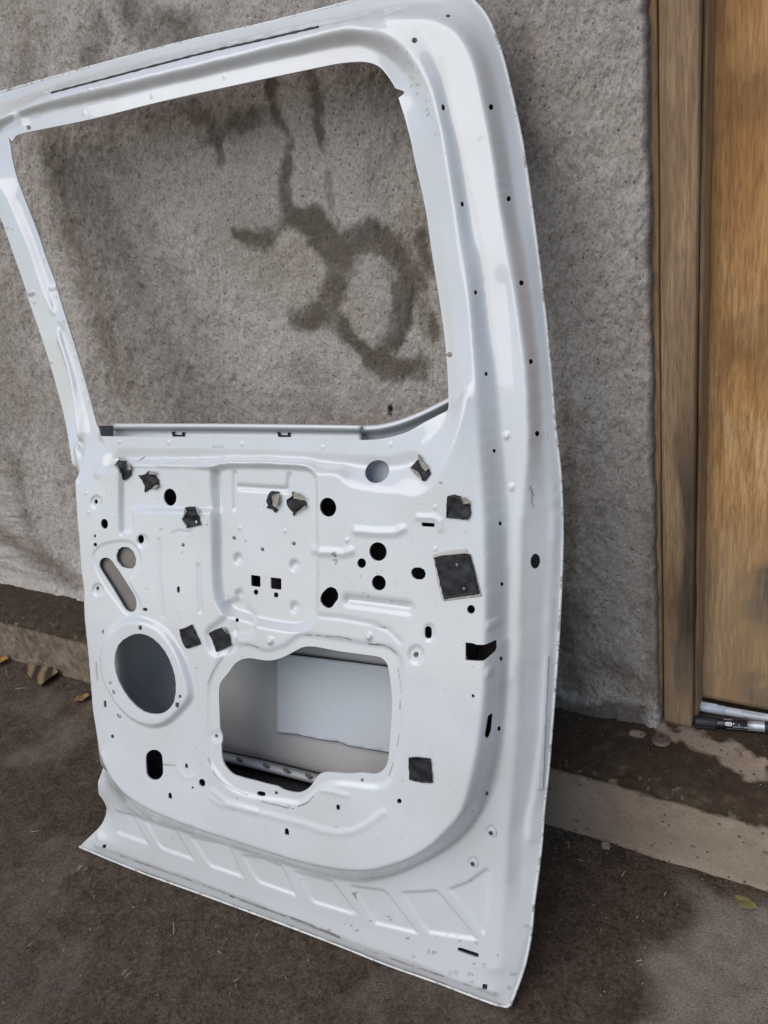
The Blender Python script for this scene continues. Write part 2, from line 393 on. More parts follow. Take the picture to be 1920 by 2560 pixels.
    for pts, wd, amp in [([(110, 290), (150, 500), (260, 820)], .05, .75), ([(60, 60), (50, 170)], .03, .5), ([(170, 250), (330, 240), (450, 240)], .03, .5),
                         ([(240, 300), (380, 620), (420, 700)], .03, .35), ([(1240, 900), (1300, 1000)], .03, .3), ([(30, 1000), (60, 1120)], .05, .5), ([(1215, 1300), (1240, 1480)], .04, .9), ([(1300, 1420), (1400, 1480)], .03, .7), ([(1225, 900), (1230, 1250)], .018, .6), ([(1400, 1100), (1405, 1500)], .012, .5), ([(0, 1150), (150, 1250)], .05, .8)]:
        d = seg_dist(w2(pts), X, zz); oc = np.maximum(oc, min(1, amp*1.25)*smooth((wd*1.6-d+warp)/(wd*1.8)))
    pl = np.zeros_like(X)
    for pts, wd, amp in [([(1290, 880), (1330, 1100), (1340, 1400)], .035, .5), ([(560, 330), (480, 420)], .04, .45), ([(800, 600), (820, 690)], .03, .5), ([(700, 380), (760, 450)], .03, .45), ([(450, 20), (560, 60)], .03, .4)]:
        d = seg_dist(w2(pts), X, zz); pl = np.maximum(pl, amp*smooth((wd*1.5-d+warp)/(wd*1.6)))
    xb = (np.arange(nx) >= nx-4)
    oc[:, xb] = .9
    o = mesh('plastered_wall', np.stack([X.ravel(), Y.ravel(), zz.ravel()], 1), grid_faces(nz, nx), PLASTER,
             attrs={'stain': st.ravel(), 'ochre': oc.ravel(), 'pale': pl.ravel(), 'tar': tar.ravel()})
    tag(o, 'rough grey cement plastered wall with dark damp stains behind the vehicle door', 'wall')
wall()

# timber door frame and door leaf at the right
def slab(name, x0, x1, y0, y1, z0, z1, m, parent, seed, nx=24, nz=200, stainf=None, palef=None, bev=.0025):
    """a planed board: front face towards -y with eased edges, sides and back"""
    us = [(x0, y1), (x0, y0+bev), (x0+bev*.3, y0+bev*.3), (x0+bev, y0)]
    us += [(x, y0) for x in np.linspace(x0+bev, x1-bev, nx)[1:-1]]
    us += [(x1-bev, y0), (x1-bev*.3, y0+bev*.3), (x1, y0+bev), (x1, y1)]
    us = np.array(us); zs = np.linspace(z0, z1, nz)
    X = np.repeat(us[None, :, 0], nz, 0); Y = np.repeat(us[None, :, 1], nz, 0); Zz = np.repeat(zs[:, None], len(us), 1)
    Y = Y+(fbm(nz, len(us), 8, 2, seed, 3)-.5)*.0025
    X = X+(fbm(nz, 1, 14, 1, seed+2, 3)-.5)*.0016
    at = {'stain': (stainf(X, Zz) if stainf else 0*X).ravel(), 'pale': (palef(X, Zz) if palef else 0*X).ravel()}
    V = np.stack([X.ravel(), Y.ravel(), Zz.ravel()], 1)
    lv, lt = grid_faces(nz, len(us)); n = len(us)
    lv = np.concatenate([lv, np.arange(n)[::-1], np.arange(n)+(nz-1)*n]); lt = np.concatenate([lt, [n, n]])
    return mesh(name, V, (lv, lt), m, parent, attrs=at)
YP = .975
pL = on_y([(1643, 0), (1657, 1772)], YP)[:, 0]; pR = on_y([(1748, 300), (1728, 1770)], YP)[:, 0]
xl = pL.mean()+.001; xr = pR.mean()
dr = empty('wooden_door', (xl, YP, .138)); tag(dr, 'varnished brown plywood door in a weathered timber frame', 'door')
def pst(X, Zz):
    n = fbm(X.shape[0], X.shape[1], 20, 2, 61, 4)
    return np.clip(smooth((X-(xr-.022)+(n-.5)*.03)/.012)*smooth((.75-Zz)/.25)*smooth((Zz-.16)/.1)*.9+.5*smooth((.42-Zz)/.1)*smooth((Zz-.3)/.05)*n, 0, 1)
def ppl(X, Zz): return smooth((.33-Zz)/.08)*.5
slab('door_post', xl, xr, YP, YP+.07, .139, 2.4, POST, dr, 4, 20, 240, pst, ppl)
kn = on_y([(1668, 357)], YP-.0005)[0]
th = np.linspace(0, 2*PI, 18)[:-1]
V = [(kn[0]+.004*math.cos(a)*(1+.2*math.sin(3*a)), kn[1]-.0006, kn[2]+.008*math.sin(a)) for a in th]
YD = 1.036
dz = on_y([(1740, 1742), (1920, 1774.6)], YD); zb = dz[:, 2].mean()
def dst(X, Zz):
    n = fbm(X.shape[0], X.shape[1], 24, 9, 65, 5)
    return np.clip(smooth((n-.45)/.15)*smooth((.66-Zz)/.25)*.9*smooth((X-xr-.03)/.05)+.35*smooth((n-.55)/.1), 0, 1)
def dpl(X, Zz):
    n = fbm(X.shape[0], X.shape[1], 9, 5, 66, 4); return np.clip(smooth((.50-Zz+(n-.5)*.3)/.22)*.85, 0, 1)
slab('door_leaf', xr-.012, .55, YD, YD+.035, zb, 2.4, WOOD, dr, 14, 60, 300, dst, dpl)
xb0 = on_y([(1590, 900)], .985)[0, 0]
slab('frame_batten', xb0, xl-.0032, .984, 1.04, .139, 2.4, POST, dr, 34, 6, 160)
slab('door_stop', xr+.0006, xr+.0055, YP+.012, YD-.001, .139, 2.4, POST, dr, 24, 4, 120)

# ================================================================== the vehicle door
# a plane through the bottom lip, leaning on the wall; (u, v) metres along and up it, h = height towards the viewer
P0 = on_z([(198, 2117)], .004)[0]; P1 = on_z([(1268, 2517)], .004)[0]
EU = P1-P0; EU[2] = 0; EU /= np.linalg.norm(EU)
Q0 = on_y([(1243, 104)], .905)[0]
EN = np.cross(Q0-P0, EU); EN /= np.linalg.norm(EN)
if EN[1] > 0: EN = -EN
EV = np.cross(EN, EU)
if EV[2] < 0: EV = -EV
def bow(v): t = np.clip(v/1.19, 0, 1); return -.030*4*t*(1-t)
def p2uv(P, h, iters=4):
    P = np.atleast_2d(np.asarray(P, float)); r = rays(P[:, :2]); h = np.broadcast_to(np.asarray(h, float), (len(P),))
    v = np.full(len(P), .6)
    for _ in range(iters):
        off = h+bow(v)
        t = (off-(CAM-P0)@EN)/(r@EN)
        W = CAM+r*t[:, None]-P0; v = W@EV
    return np.stack([W@EU, v], 1)
def world(u, v, h): 
    u, v, h = map(np.asarray, (u, v, h)); H = h+bow(v)
    return P0+u[..., None]*EU+v[..., None]*EV+H[..., None]*EN
DU = .0015; U0, U1, V0, V1 = -.30, .96, -.03, 1.26
nu = int((U1-U0)/DU)+1; nv = int((V1-V0)/DU)+1
us = U0+DU*np.arange(nu); vs_ = V0+DU*np.arange(nv)
UU, VV = np.meshgrid(us, vs_)

HP = .065   # main panel level
def H_(pts, h):
    """attach heights: a number, or a pair interpolated along the points"""
    n = len(pts)
    if isinstance(h, (int, float)): hs = [h]*n
    else: hs = np.interp(np.arange(n), np.linspace(0, n-1, len(h)), h)
    return [(p[0], p[1], float(q)) for p, q in zip(pts, hs)]
def cv(*parts):
    L = [p for q in parts for p in q]; A = catmull(L, 8); uv = p2uv(A, A[:, 2]); return np.column_stack([uv, A[:, 2]])
def c1_(p): return Z(780, 0, .3617, p)
def c2_(p): return Z(0, 100, .3617, p)
def r2_(p): return Z(960, 0, .5787, p)
def r4_(p): return Z(960, 640, .5787, p)
def r6_(p): return Z(960, 1280, .5787, p)
def c3_(p): return Z(0, 500, .3164, p)
def c4_(p): return Z(1000, 900, .27125, p)
# outer lip, clockwise from bottom left along the bottom, up the right, along the top
lip_bot = [(198, 2117), (341, 2176), (522, 2242), (660, 2293), (830, 2357), (960, 2409), (1105, 2461), (1238, 2511), (1268, 2517)]
lip_right = [(1276, 2512), (1292, 2470), (1310, 2418), (1322, 2365), (1329, 2319), (1334, 2260), (1345, 2180), (1354, 2100), (1359, 2030), (1371, 1917), (1378, 1830), (1385, 1743), (1394, 1620), (1400, 1511), (1405, 1380), (1405, 1290), (1400, 1180), (1387, 1060), (1376, 930), (1365, 814), (1353, 710), (1342, 620), (1326, 500), (1307, 370), (1291, 290), (1275, 220), (1259, 155), (1243, 104), (1230, 70), (1215, 40), (1198, 18), (1180, 0), (1155, -18), (1120, -30)]
lip_top = [(1060, -34), (980, -22), (900, -2), (828, 17), (637, 65), (463, 104), (278, 153), (116, 198), (0, 231), (-60, 249), (-98, 270)]
lip_left = [(-112, 300), (-100, 340), (-60, 415), (0, 541), (34, 636), (66, 728), (68, 740), (95, 816), (127, 915), (157, 1025), (166, 1062), (172, 1110), (179, 1165)]
pan_left = [(181, 1196), (186, 1280), (191, 1338), (197, 1425), (204, 1471), (205, 1540), (214, 1627), (226, 1772), (240, 1859), (247, 1915)]
lip_bl = [(244, 1955), (247, 1984), (258, 2000), (267, 2020), (262, 2045), (250, 2066), (222, 2094)]
LIPH = 0.0
lb = p2uv(lip_bot, 0.0); lr = p2uv(lip_right, 0.0); lt_ = p2uv(lip_top, 0.0)
ll_h = np.interp(np.arange(len(lip_left)), [0, 2, 10, 12], [.0, .022, .022, .050])
ll = p2uv(lip_left, ll_h)
pl_h = np.interp(np.arange(len(pan_left)), [0, 8, 9], [HP-.003, HP-.003, .045]); pl_sil = p2uv(pan_left, pl_h)
pl = pl_sil+np.array([-.012, 0])
bl_h = np.interp(np.arange(len(lip_bl)), [0, 1, 6], [.02, .012, .003]); bl_ = p2uv(lip_bl, bl_h)
pl[-1, 0] += .006
def sm2(A): return catmull(A, 4)
OUT = np.concatenate([sm2(lb), sm2(lr), sm2(lt_), sm2(ll), sm2(pl), sm2(bl_)])
CURVES = []
def curve(A): CURVES.append(np.asarray(A))
curve(np.column_stack([sm2(lb), np.zeros(len(sm2(lb)))])); curve(np.column_stack([sm2(lr), np.zeros(len(sm2(lr)))])); curve(np.column_stack([sm2(lt_), np.zeros(len(sm2(lt_)))]))
curve(np.column_stack([ll, ll_h])); curve(np.column_stack([pl_sil+np.array([.002, 0]), pl_h])); curve(np.column_stack([pl, np.full(len(pl), .012)])); curve(np.column_stack([bl_, bl_h]))
# foot of the second step (c3)
c3t = [(-90, 283), (0, 259), (145, 213), (289, 171), (434, 133), (600, 97), (780, 56), (888, 34), (961, 18), (1033, 8), (1087, 7)]
c3r = [(1124, 14.5), (1156, 32.5), (1185, 65), (1207, 108.5), (1228.5, 181), (1246.6, 271), (1265, 400), (1282, 520), (1310, 640), (1330, 814), (1340, 900), (1350, 995), (1355, 1090), (1363.5, 1158), (1371.6, 1225.5), (1375, 1300), (1370, 1400), (1361.6, 1500), (1356, 1608), (1352, 1717), (1348, 1812), (1337, 1907), (1326, 1988), (1313, 2042), (1310, 2100), (1301, 2180), (1293, 2325), (1278, 2415)]
curve(cv(H_(c3t, .008), H_(c3r, [.012, .012, .012, .012, .012, .012, .010, .008, .006])))
# a second line a little outside it so the flange lies flat
curve(cv(H_([(x+12, y+3) for x, y in c3r[7:-3]], .0095)))
# top strip line and ridge
curve(cv(H_([(-80, 312), (0, 281+8), (128, 233), (235, 205), (398, 162), (524, 130), (600, 113), (796, 68), (888, 48)], [.025, .025, .025, .026, .029])))
curve(cv(H_([(-60, 322), (0, 298), (128, 250), (271, 216), (445, 176), (608, 137), (780, 92), (852, 74), (917, 74)], [.029, .030, .031, .036]), H_([(968, 87), (1004, 112), (1033, 145), (1055, 181), (1077, 224), (1091, 268), (1105.5, 325.5), (1118, 400), (1132, 480), (1145, 560), (1156, 640)], [.042, .046, .048]),
         H_([(1175, 755), (1186, 900), (1194, 1008), (1201, 1117), (1208, 1225), (1211.6, 1300), (1213, 1400), (1214, 1500), (1214, 1608), (1211, 1717), (1203, 1798), (1191, 1880), (1174, 1961), (1153, 2029), (1125, 2068), (1088, 2105), (1032, 2143), (971.6, 2165), (911, 2177), (851, 2174), (791, 2164), (715, 2145), (640, 2121), (522, 2082), (416, 2043), (353, 2013), (311, 1983), (280, 1948), (262, 1915), (250, 1885)], [.052, .060, HP, HP, HP, HP, HP, HP, HP])))
# foot of the first step (c1)
curve(cv(H_([(960, 44), (1005, 44), (1033, 54), (1055, 83), (1076.6, 119), (1095, 163), (1109, 217), (1123.6, 289), (1142, 362), (1149, 400), (1166, 500), (1183, 600), (1197, 640), (1214, 814), (1228, 900), (1239, 995), (1247, 1090), (1255, 1171), (1262, 1253), (1266, 1300), (1268, 1400)], [.034, .034, .034, .034]),
         H_([(1266.6, 1500), (1268, 1608), (1265, 1717), (1258.5, 1812), (1250, 1880), (1234, 1947), (1213, 2010), (1175, 2070), (1110, 2125), (1018, 2175), (960, 2195), (911, 2204), (851, 2198), (791, 2186), (715, 2161), (640, 2137), (522, 2098), (416, 2066), (353, 2047), (300, 2030)], [.034, .033, .031, .028, .026, .024, .022, .020])))
# head of the second step (c2)
c2 = [(960, 40), (1033, 45), (1087, 52), (1124, 69), (1152.5, 94), (1174, 126.6), (1192, 174), (1210, 253), (1228.5, 336), (1240, 400), (1256, 510), (1272, 620), (1302, 800), (1316, 900), (1320, 981), (1322, 1090), (1318, 1158), (1310.6, 1225.5), (1304, 1300), (1300, 1400), (1299, 1500), (1300, 1608), (1296.5, 1717), (1294, 1812), (1290, 1880), (1283, 1961), (1275, 2042), (1269, 2100), (1266, 2209), (1252, 2325), (1255, 2420)]
curve(cv(H_(c2, [.033, .036, .036, .036, .036, .034, .030, .022, .010])))
# pocket along the middle of the mid flange
curve(cv(H_([(1262, 700), (1275, 814), (1284, 900), (1290, 1000), (1292, 1150), (1285, 1300), (1282, 1500), (1282, 1700)], .0335)))
# groove at the foot of the inner ridge and the window flange
gro = [(-20, 405), (0, 330), (22, 308), (54, 290), (145, 270), (289, 241), (434, 205), (600, 165), (780, 126.6), (834, 116), (888, 108.5), (932, 117.5), (961, 134), (990, 155.5), (1011.5, 181), (1029.6, 217), (1047.6, 275), (1062, 325.5), (1076.6, 400), (1096, 510), (1114, 640), (1131, 785), (1145, 929), (1148, 990)]
curve(cv(H_(gro, [.0185, .0185, .0185, .0215, .030, .042, .050])))
win_top = [(20, 500-160), (31, 353), (40, 340), (58, 333), (90, 326), (231, 297), (398, 255), (600, 210), (780, 172), (852, 158), (899, 154.5), (925, 157), (950, 168), (968, 188), (983, 210), (990, 222)]
win_notch = [(1008, 227.5), (1012, 231), (1010, 236), (996, 244)]
win_right = [(1011, 289), (1030, 362), (1037, 400), (1064, 521), (1081.5, 640), (1105, 790), (1116, 883), (1122, 993), (1121, 1025), (1112, 1030)]
win_bot = [(1062, 1055), (1018, 1080), (960, 1096), (908, 1100), (694, 1097), (480, 1093), (248, 1090.5)]
win_left = [(246, 1072), (240, 1057), (220, 981), (188, 871), (145, 733), (139, 709), (113, 640), (96.5, 589), (63, 500), (43, 444), (31, 397), (27, 368)]
WH = {'t': .022, 'n': .026, 'r': (.026, .046), 'b': .050, 'l': (.048, .026)}
wt = H_(win_top, .0205); wn = H_(win_notch, .026); wr = H_(win_right, [.028, .034, .046]); wb = H_(win_bot, .050); wl = H_(win_left, [.046, .036, .026, .022])
for q in (wt, wr, wb, wl): curve(cv(q))
WINP = []
for q, s in ((wt, 1), (wn, 0), (wr, 1), (wb, 1), (wl, 1)):
    A = catmull(q, 4) if s else np.array(q, float)
    WINP.append(p2uv(A, A[:, 2]))
WIN = np.concatenate(WINP)
# left pillar ridges
curve(cv(H_(c3_([(-60, -160), (0, -70), (55, 0), (130, 170), (220, 370), (325, 700), (420, 900), (480, 1180), (540, 1450), (575, 1750), (590, 1950), (620, 2090), (670, 2180), (760, 2205)]), [.028, .030, .032, .036, .045, .055, .062])))
curve(cv(H_(c3_([(150, 0), (260, 290), (390, 650), (480, 1000), (600, 1350), (680, 1650), (735, 1830), (830, 1975)]), [.0235, .025, .029, .037, .049])))
curve(cv(H_(c3_([(470, 1150), (560, 1400), (625, 1650), (655, 1850), (655, 1960)]), [.033, .031, .027, .028, .040])))
# belt flange, gutter under it and the upper edge of the panel
curve(cv(H_([(262, 1112), (289, 1119), (420, 1121), (560, 1124), (700, 1128), (850, 1136), (960, 1141), (1010, 1128), (1060, 1100), (1110, 1062), (1135, 1020)], .050)))
curve(cv(H_([(290, 1150), (420, 1148), (560, 1146), (700, 1148), (850, 1160), (940, 1168), (1010, 1165), (1050, 1150)], .0465)))
curve(cv(H_([(232, 1180), (262, 1182), (300, 1168), (360, 1166), (500, 1168), (560, 1155), (760, 1160), (785, 1180), (840, 1184), (872, 1212), (930, 1224), (1000, 1230), (1040, 1240), (1075, 1220), (1100, 1180), (1130, 1110), (1152, 1040), (1160, 990)], [.064, .064, .0645, HP, HP, HP, HP, .062])))
# the bottom: crease, hem line
curve(cv(H_([(240, 2095), (371, 2140), (450, 2165), (560, 2204), (660, 2239), (780, 2282), (900, 2322), (1040, 2368), (1160, 2405), (1240, 2425)], .012)))
curve(cv(H_([(236, 2113), (371, 2163), (522, 2217), (660, 2270), (845, 2343), (960, 2392), (1104.7, 2440), (1238, 2486)], .009)))

# membrane through the curves
def rast(curves):
    C = np.zeros((nv, nu)); Wt = np.zeros((nv, nu))
    for A in curves:
        for i in range(len(A)-1):
            n = max(2, int(np.hypot(*(A[i+1, :2]-A[i, :2]))/DU*1.5)); t = np.linspace(0, 1, n)[:, None]
            p = A[i]*(1-t)+A[i+1]*t
            ix = np.round((p[:, 0]-U0)/DU).astype(int); iy = np.round((p[:, 1]-V0)/DU).astype(int)
            ok = (ix >= 0) & (ix < nu) & (iy >= 0) & (iy < nv)
            np.add.at(C, (iy[ok], ix[ok]), p[ok, 2]); np.add.at(Wt, (iy[ok], ix[ok]), 1)
    return C, Wt
def membrane(C, Wt):
    pyr = [(C, Wt)]
    while min(pyr[-1][0].shape) > 12:
        c, w_ = pyr[-1]; c = np.pad(c, ((0, c.shape[0] % 2), (0, c.shape[1] % 2))); w_ = np.pad(w_, ((0, w_.shape[0] % 2), (0, w_.shape[1] % 2)))
        pyr.append((c.reshape(c.shape[0]//2, 2, -1, 2).sum((1, 3)), w_.reshape(w_.shape[0]//2, 2, -1, 2).sum((1, 3))))
    x = None
    for k, (c, w_) in enumerate(reversed(pyr)):
        m = w_ > 0; val = np.where(m, c/np.maximum(w_, 1e-9), 0)
        if x is None: x = np.full(c.shape, val[m].mean())
        else:
            x = np.repeat(np.repeat(x, 2, 0), 2, 1)[:c.shape[0], :c.shape[1]]
        x = np.where(m, val, x)
        for _ in range(140 if min(c.shape) > 300 else 300):
            p = np.pad(x, 1, mode='edge'); x = (p[:-2, 1:-1]+p[2:, 1:-1]+p[1:-1, :-2]+p[1:-1, 2:])/4
            x = np.where(m, val, x)
    return x
HH = blur(membrane(*rast(CURVES)), 5)

def hat(uv):
    ix = np.clip((uv[:, 0]-U0)/DU, 0, nu-1.001); iy = np.clip((uv[:, 1]-V0)/DU, 0, nv-1.001)
    x0 = ix.astype(int); y0 = iy.astype(int); fx = ix-x0; fy = iy-y0
    return HH[y0, x0]*(1-fx)*(1-fy)+HH[y0, x0+1]*fx*(1-fy)+HH[y0+1, x0]*(1-fx)*fy+HH[y0+1, x0+1]*fx*fy
def surf(P, lift=0.):
    """pixels -> (u, v, h) on the pressed sheet"""
    P = np.atleast_2d(np.asarray([p[:2] for p in P], float)); h = np.full(len(P), HP)
    for _ in range(8):
        uv = p2uv(P, h+lift); h = .5*h+.5*hat(uv)
    return uv, h
def box(P, m):
    x0 = max(int((P[:, 0].min()-m-U0)/DU), 0); x1 = min(int((P[:, 0].max()+m-U0)/DU)+2, nu)
    y0 = max(int((P[:, 1].min()-m-V0)/DU), 0); y1 = min(int((P[:, 1].max()+m-V0)/DU)+2, nv)
    return slice(y0, y1), slice(x0, x1)
def emboss(px, d, wd=.006, rnd=True):
    P, _ = surf(px)
    if rnd: P = catmull(P, 3, True)
    s = box(P, wd*2+.004); X, Y = UU[s], VV[s]
    sdv = seg_dist(P, X, Y, True)*np.where(inside(P, X, Y), 1, -1)
    HH[s] += d*smooth((sdv+wd)/(2*wd))
def rib(px, d, wd=.004):
    P, _ = surf(px); s = box(P, wd*3+.003); X, Y = UU[s], VV[s]
    HH[s] += d*np.exp(-(seg_dist(P, X, Y)/wd)**2)
def ell(cx, cy, rx, ry, rot=0, n=20):
    a = np.linspace(0, 2*PI, n, endpoint=False); x = rx*np.cos(a); y = ry*np.sin(a); c, s = math.cos(math.radians(rot)), math.sin(math.radians(rot))
    return list(zip(cx+x*c-y*s, cy+x*s+y*c))
def stad(cx, cy, rx, ry, rot=0):
    a = np.linspace(0, PI, 8); L = ry-rx
    p = [(rx*math.cos(t), -(L+rx*math.sin(t))) for t in a[::1]]+[(-rx*math.cos(t), L+rx*math.sin(t)) for t in a]
    c, s = math.cos(math.radians(rot)), math.sin(math.radians(rot))
    return [(cx+x*c-y*s, cy+x*s+y*c) for x, y in p]

# recesses and bosses pressed into the panel
emboss(CA([(575, 480), (610, 350), (700, 350), (1460, 372), (1540, 420), (1560, 800), (1560, 820), (720, 810), (690, 840), (690, 1000), (600, 1060), (575, 1000)]), -.007, .0045)
emboss([(530, 1185), (545, 1166), (640, 1163), (752, 1168), (775, 1180), (784, 1200), (786, 1300), (786, 1520), (776, 1552), (742, 1572), (690, 1568), (640, 1558), (612, 1550), (560, 1530), (538, 1480), (532, 1300)], -.012, .0065)
emboss(CE([(250, 640), (330, 590), (420, 585), (470, 640), (560, 840), (530, 930), (450, 960), (350, 950), (290, 800)]), -.006, .005)
emboss(CE([(60, 920), (200, 800), (270, 760), (380, 1010), (330, 1100), (170, 1150), (100, 1110)]), -.004, .005)
rib(CB([(355, 425), (352, 600), (358, 790)]), -.0028, .0032); rib(CB([(400, 572), (650, 588), (905, 600)]), -.0036, .0035); rib(CB([(925, 450), (912, 560)]), -.003, .0032)
rib(CC([(205, 1025), (450, 1045), (620, 1040), (695, 1005)]), .0026, .0045); rib(CE([(1190, 65), (1350, 85), (1480, 98), (1570, 70)]), .0026, .0045)
rib(CF([(120, 585), (400, 620), (745, 665)]), -.0062, .0058)
rib(CC([(850, 885), (1020, 890), (1075, 930), (1085, 1000)]), .0016, .0035)
rib(R5([(685, 120), (690, 280), (703, 450)]), -.0013, .0022); rib(R5([(855, 235), (858, 340), (865, 430)]), -.0022, .003); rib(R5([(745, 95), (770, 84), (820, 90)]), -.001, .002)
rib(CE([(0, 760)]+[(1190, 725), (1400, 760), (1659, 800)][0:0]+[(40, 758)]), 0, .003)
rib([(787, 1536), (850, 1545), (930, 1560), (970, 1575), (1000, 1605)], -.0011, .003)
for (x, y) in ((595, 1397), (735, 1413), (736, 1518), (598, 1487)): emboss(ell(x, y, 9, 11), -.0045, .0035)
for (x, y) in ((676, 1603), (923, 1592)): emboss(ell(x, y, 6.5, 7.5), .0045, .0028)
for (x, y, r) in ((240, 1256, 14), (1040, 1637, 19), (244, 1475, 13), (355, 1354, 14)): emboss(ell(x, y, r, r*1.15), -.0022, .0018)
emboss(stad(1073, 1582, 12, 21), -.0020, .0012, False)
emboss(R5([(400, 190), (425, 150), (480, 130), (560, 128), (600, 170), (605, 230), (560, 300), (590, 360), (608, 410), (580, 445), (540, 440), (500, 390), (430, 290)]), -.0014, .0012)
emboss(R5([(610, 462), (700, 500), (770, 590), (812, 690), (830, 790), (790, 850), (720, 910), (650, 920), (570, 885), (500, 810), (450, 710), (445, 610), (480, 520), (540, 470)]), .0075, .0055)
emboss([(p[0], p[1]) for p in R5([(440, 290), (395, 310)]) + R5([(390, 350), (430, 370), (455, 340)])], 0.0, .003)
# shallow sunk border round the large access opening
ACC = C8([(95, 380), (120, 330), (170, 270), (220, 200), (280, 160), (350, 150), (430, 163), (520, 170), (600, 150), (680, 115), (770, 65), (830, 53), (900, 57), (1100, 95), (1400, 135), (1450, 155), (1485, 195), (1500, 250), (1520, 400), (1528, 560), (1515, 750), (1500, 950), (1485, 1030), (1450, 1080), (1400, 1110), (1340, 1108), (1280, 1100), (1210, 1106), (1150, 1108), (1050, 1098), (980, 1097), (930, 1110), (900, 1140), (870, 1190), (820, 1240), (760, 1265), (700, 1262), (620, 1240), (580, 1215), (520, 1202), (400, 1170), (230, 1125), (180, 1090), (140, 1040), (118, 980), (110, 870), (119, 840), (118, 780), (100, 740), (95, 600), (90, 480)])
accb = C8([(5, 380), (50, 250), (170, 70), (330, 40), (480, 90), (640, 40), (760, -40), (1000, -20), (1380, 40), (1500, 60), (1580, 130), (1610, 240), (1600, 560), (1600, 800), (1550, 1050), (1480, 1190), (1380, 1220), (1100, 1190), (970, 1210), (860, 1290), (760, 1350), (600, 1330), (380, 1300), (200, 1240), (70, 1100), (10, 980), (-5, 700)])
emboss(accb, -.0025, .004)
emboss([(541-14, 1839), (541, 1826), (556, 1839), (541, 1855)], -.001, .003)
rib(C7([(-370, 50), (-300, 95)]) + C7([(0, 165), (400, 270), (560, 325), (700, 345), (820, 325), (930, 265), (1060, 170)]), .0011, .0045)
rib([(533, 1980), (570, 2008), (640, 2029)], .0011, .0045)
rib(R8([(-120, 90)]) + [(905, 1988)], .0, .003)
rib(C6([(955, 80), (990, 140), (1040, 155), (1090, 130)]), .0005, .003); rib(C7([(530, -20), (640, 0), (760, 30)]), .0012, .003)
# triangular and parallelogram pockets above the bottom hem
for pk in (C6([(420, 428), (545, 462), (600, 530), (690, 695), (440, 605)]), C6([(660, 512), (905, 590), (950, 640), (1070, 830), (812, 738), (770, 690)]),
           C6([(1045, 650), (1340, 725), (1395, 785), (1480, 975), (1212, 882), (1170, 830)]),
           [(602, 2140), (650, 2150), (700, 2168), (712, 2186), (739, 2240), (650, 2208), (637, 2196)],
           C7([(322, 672), (620, 748), (662, 795), (830, 1012), (780, 1012), (482, 920), (450, 890)]),
           C7([(785, 787), (1050, 818), (1100, 862), (1340, 1176), (1290, 1165), (985, 1092)]),
           R8([(78, 540), (225, 531), (258, 565), (400, 742), (195, 712), (165, 680)]),
           R8([(284, 524), (362, 494), (442, 436), (455, 448), (450, 560), (432, 718), (415, 705)])):
    emboss(pk, -.0026, .0030, False)
# spot welds and dents
for (x, y) in [(574, 1108)] if 0 else []: pass
for (x, y) in Z(160, 1080, .2411, [(575, 102), (1085, 108), (228, 632), (255, 830)])+CB([(430, 125), (1270, 160), (415, 995), (882, 1027), (1522, 1125)])+CC([(565, 132), (110, 1125), (1028, 782), (1028, 1213)])+R5([(695, 68)])+c3_([(55, 210), (95, 222), (343, 465), (440, 760), (265, 805), (400, 1275), (505, 950), (587, 1230), (645, 1410), (697, 1585)])+c2_([(617, 337), (580, 505), (1052, 388), (1553, 255)]):
    emboss(ell(x, y, 3.2, 3.6, 0, 10), .0014, .0016)
for (x, y, sx, sy) in ((1226, 1563, 5, 11), (1242, 1556, 5, 11), (1224, 1680, 5, 12)): emboss(ell(x, y, sx, sy, 8), .0045, .003)
emboss(ell(1266, 1091, 6, 6), .003, .002); emboss(ell(1279, 1219, 6, 7), .002, .0015)
emboss(ell(1229, 2077, 11, 12), -.0022, .0014); emboss(ell(1184, 2156, 11, 12), -.0022, .0014)
emboss(c3_([(215, 720), (265, 712), (268, 740), (218, 750)]), .003, .002); emboss(c3_([(385, 688), (445, 680), (450, 702), (390, 706)]), .003, .002)
# large-scale hand-pressed unevenness
HH += (fbm(nv, nu, 9, 9, 400, 3)-.5)*.0014
HH = blur(HH, 1)

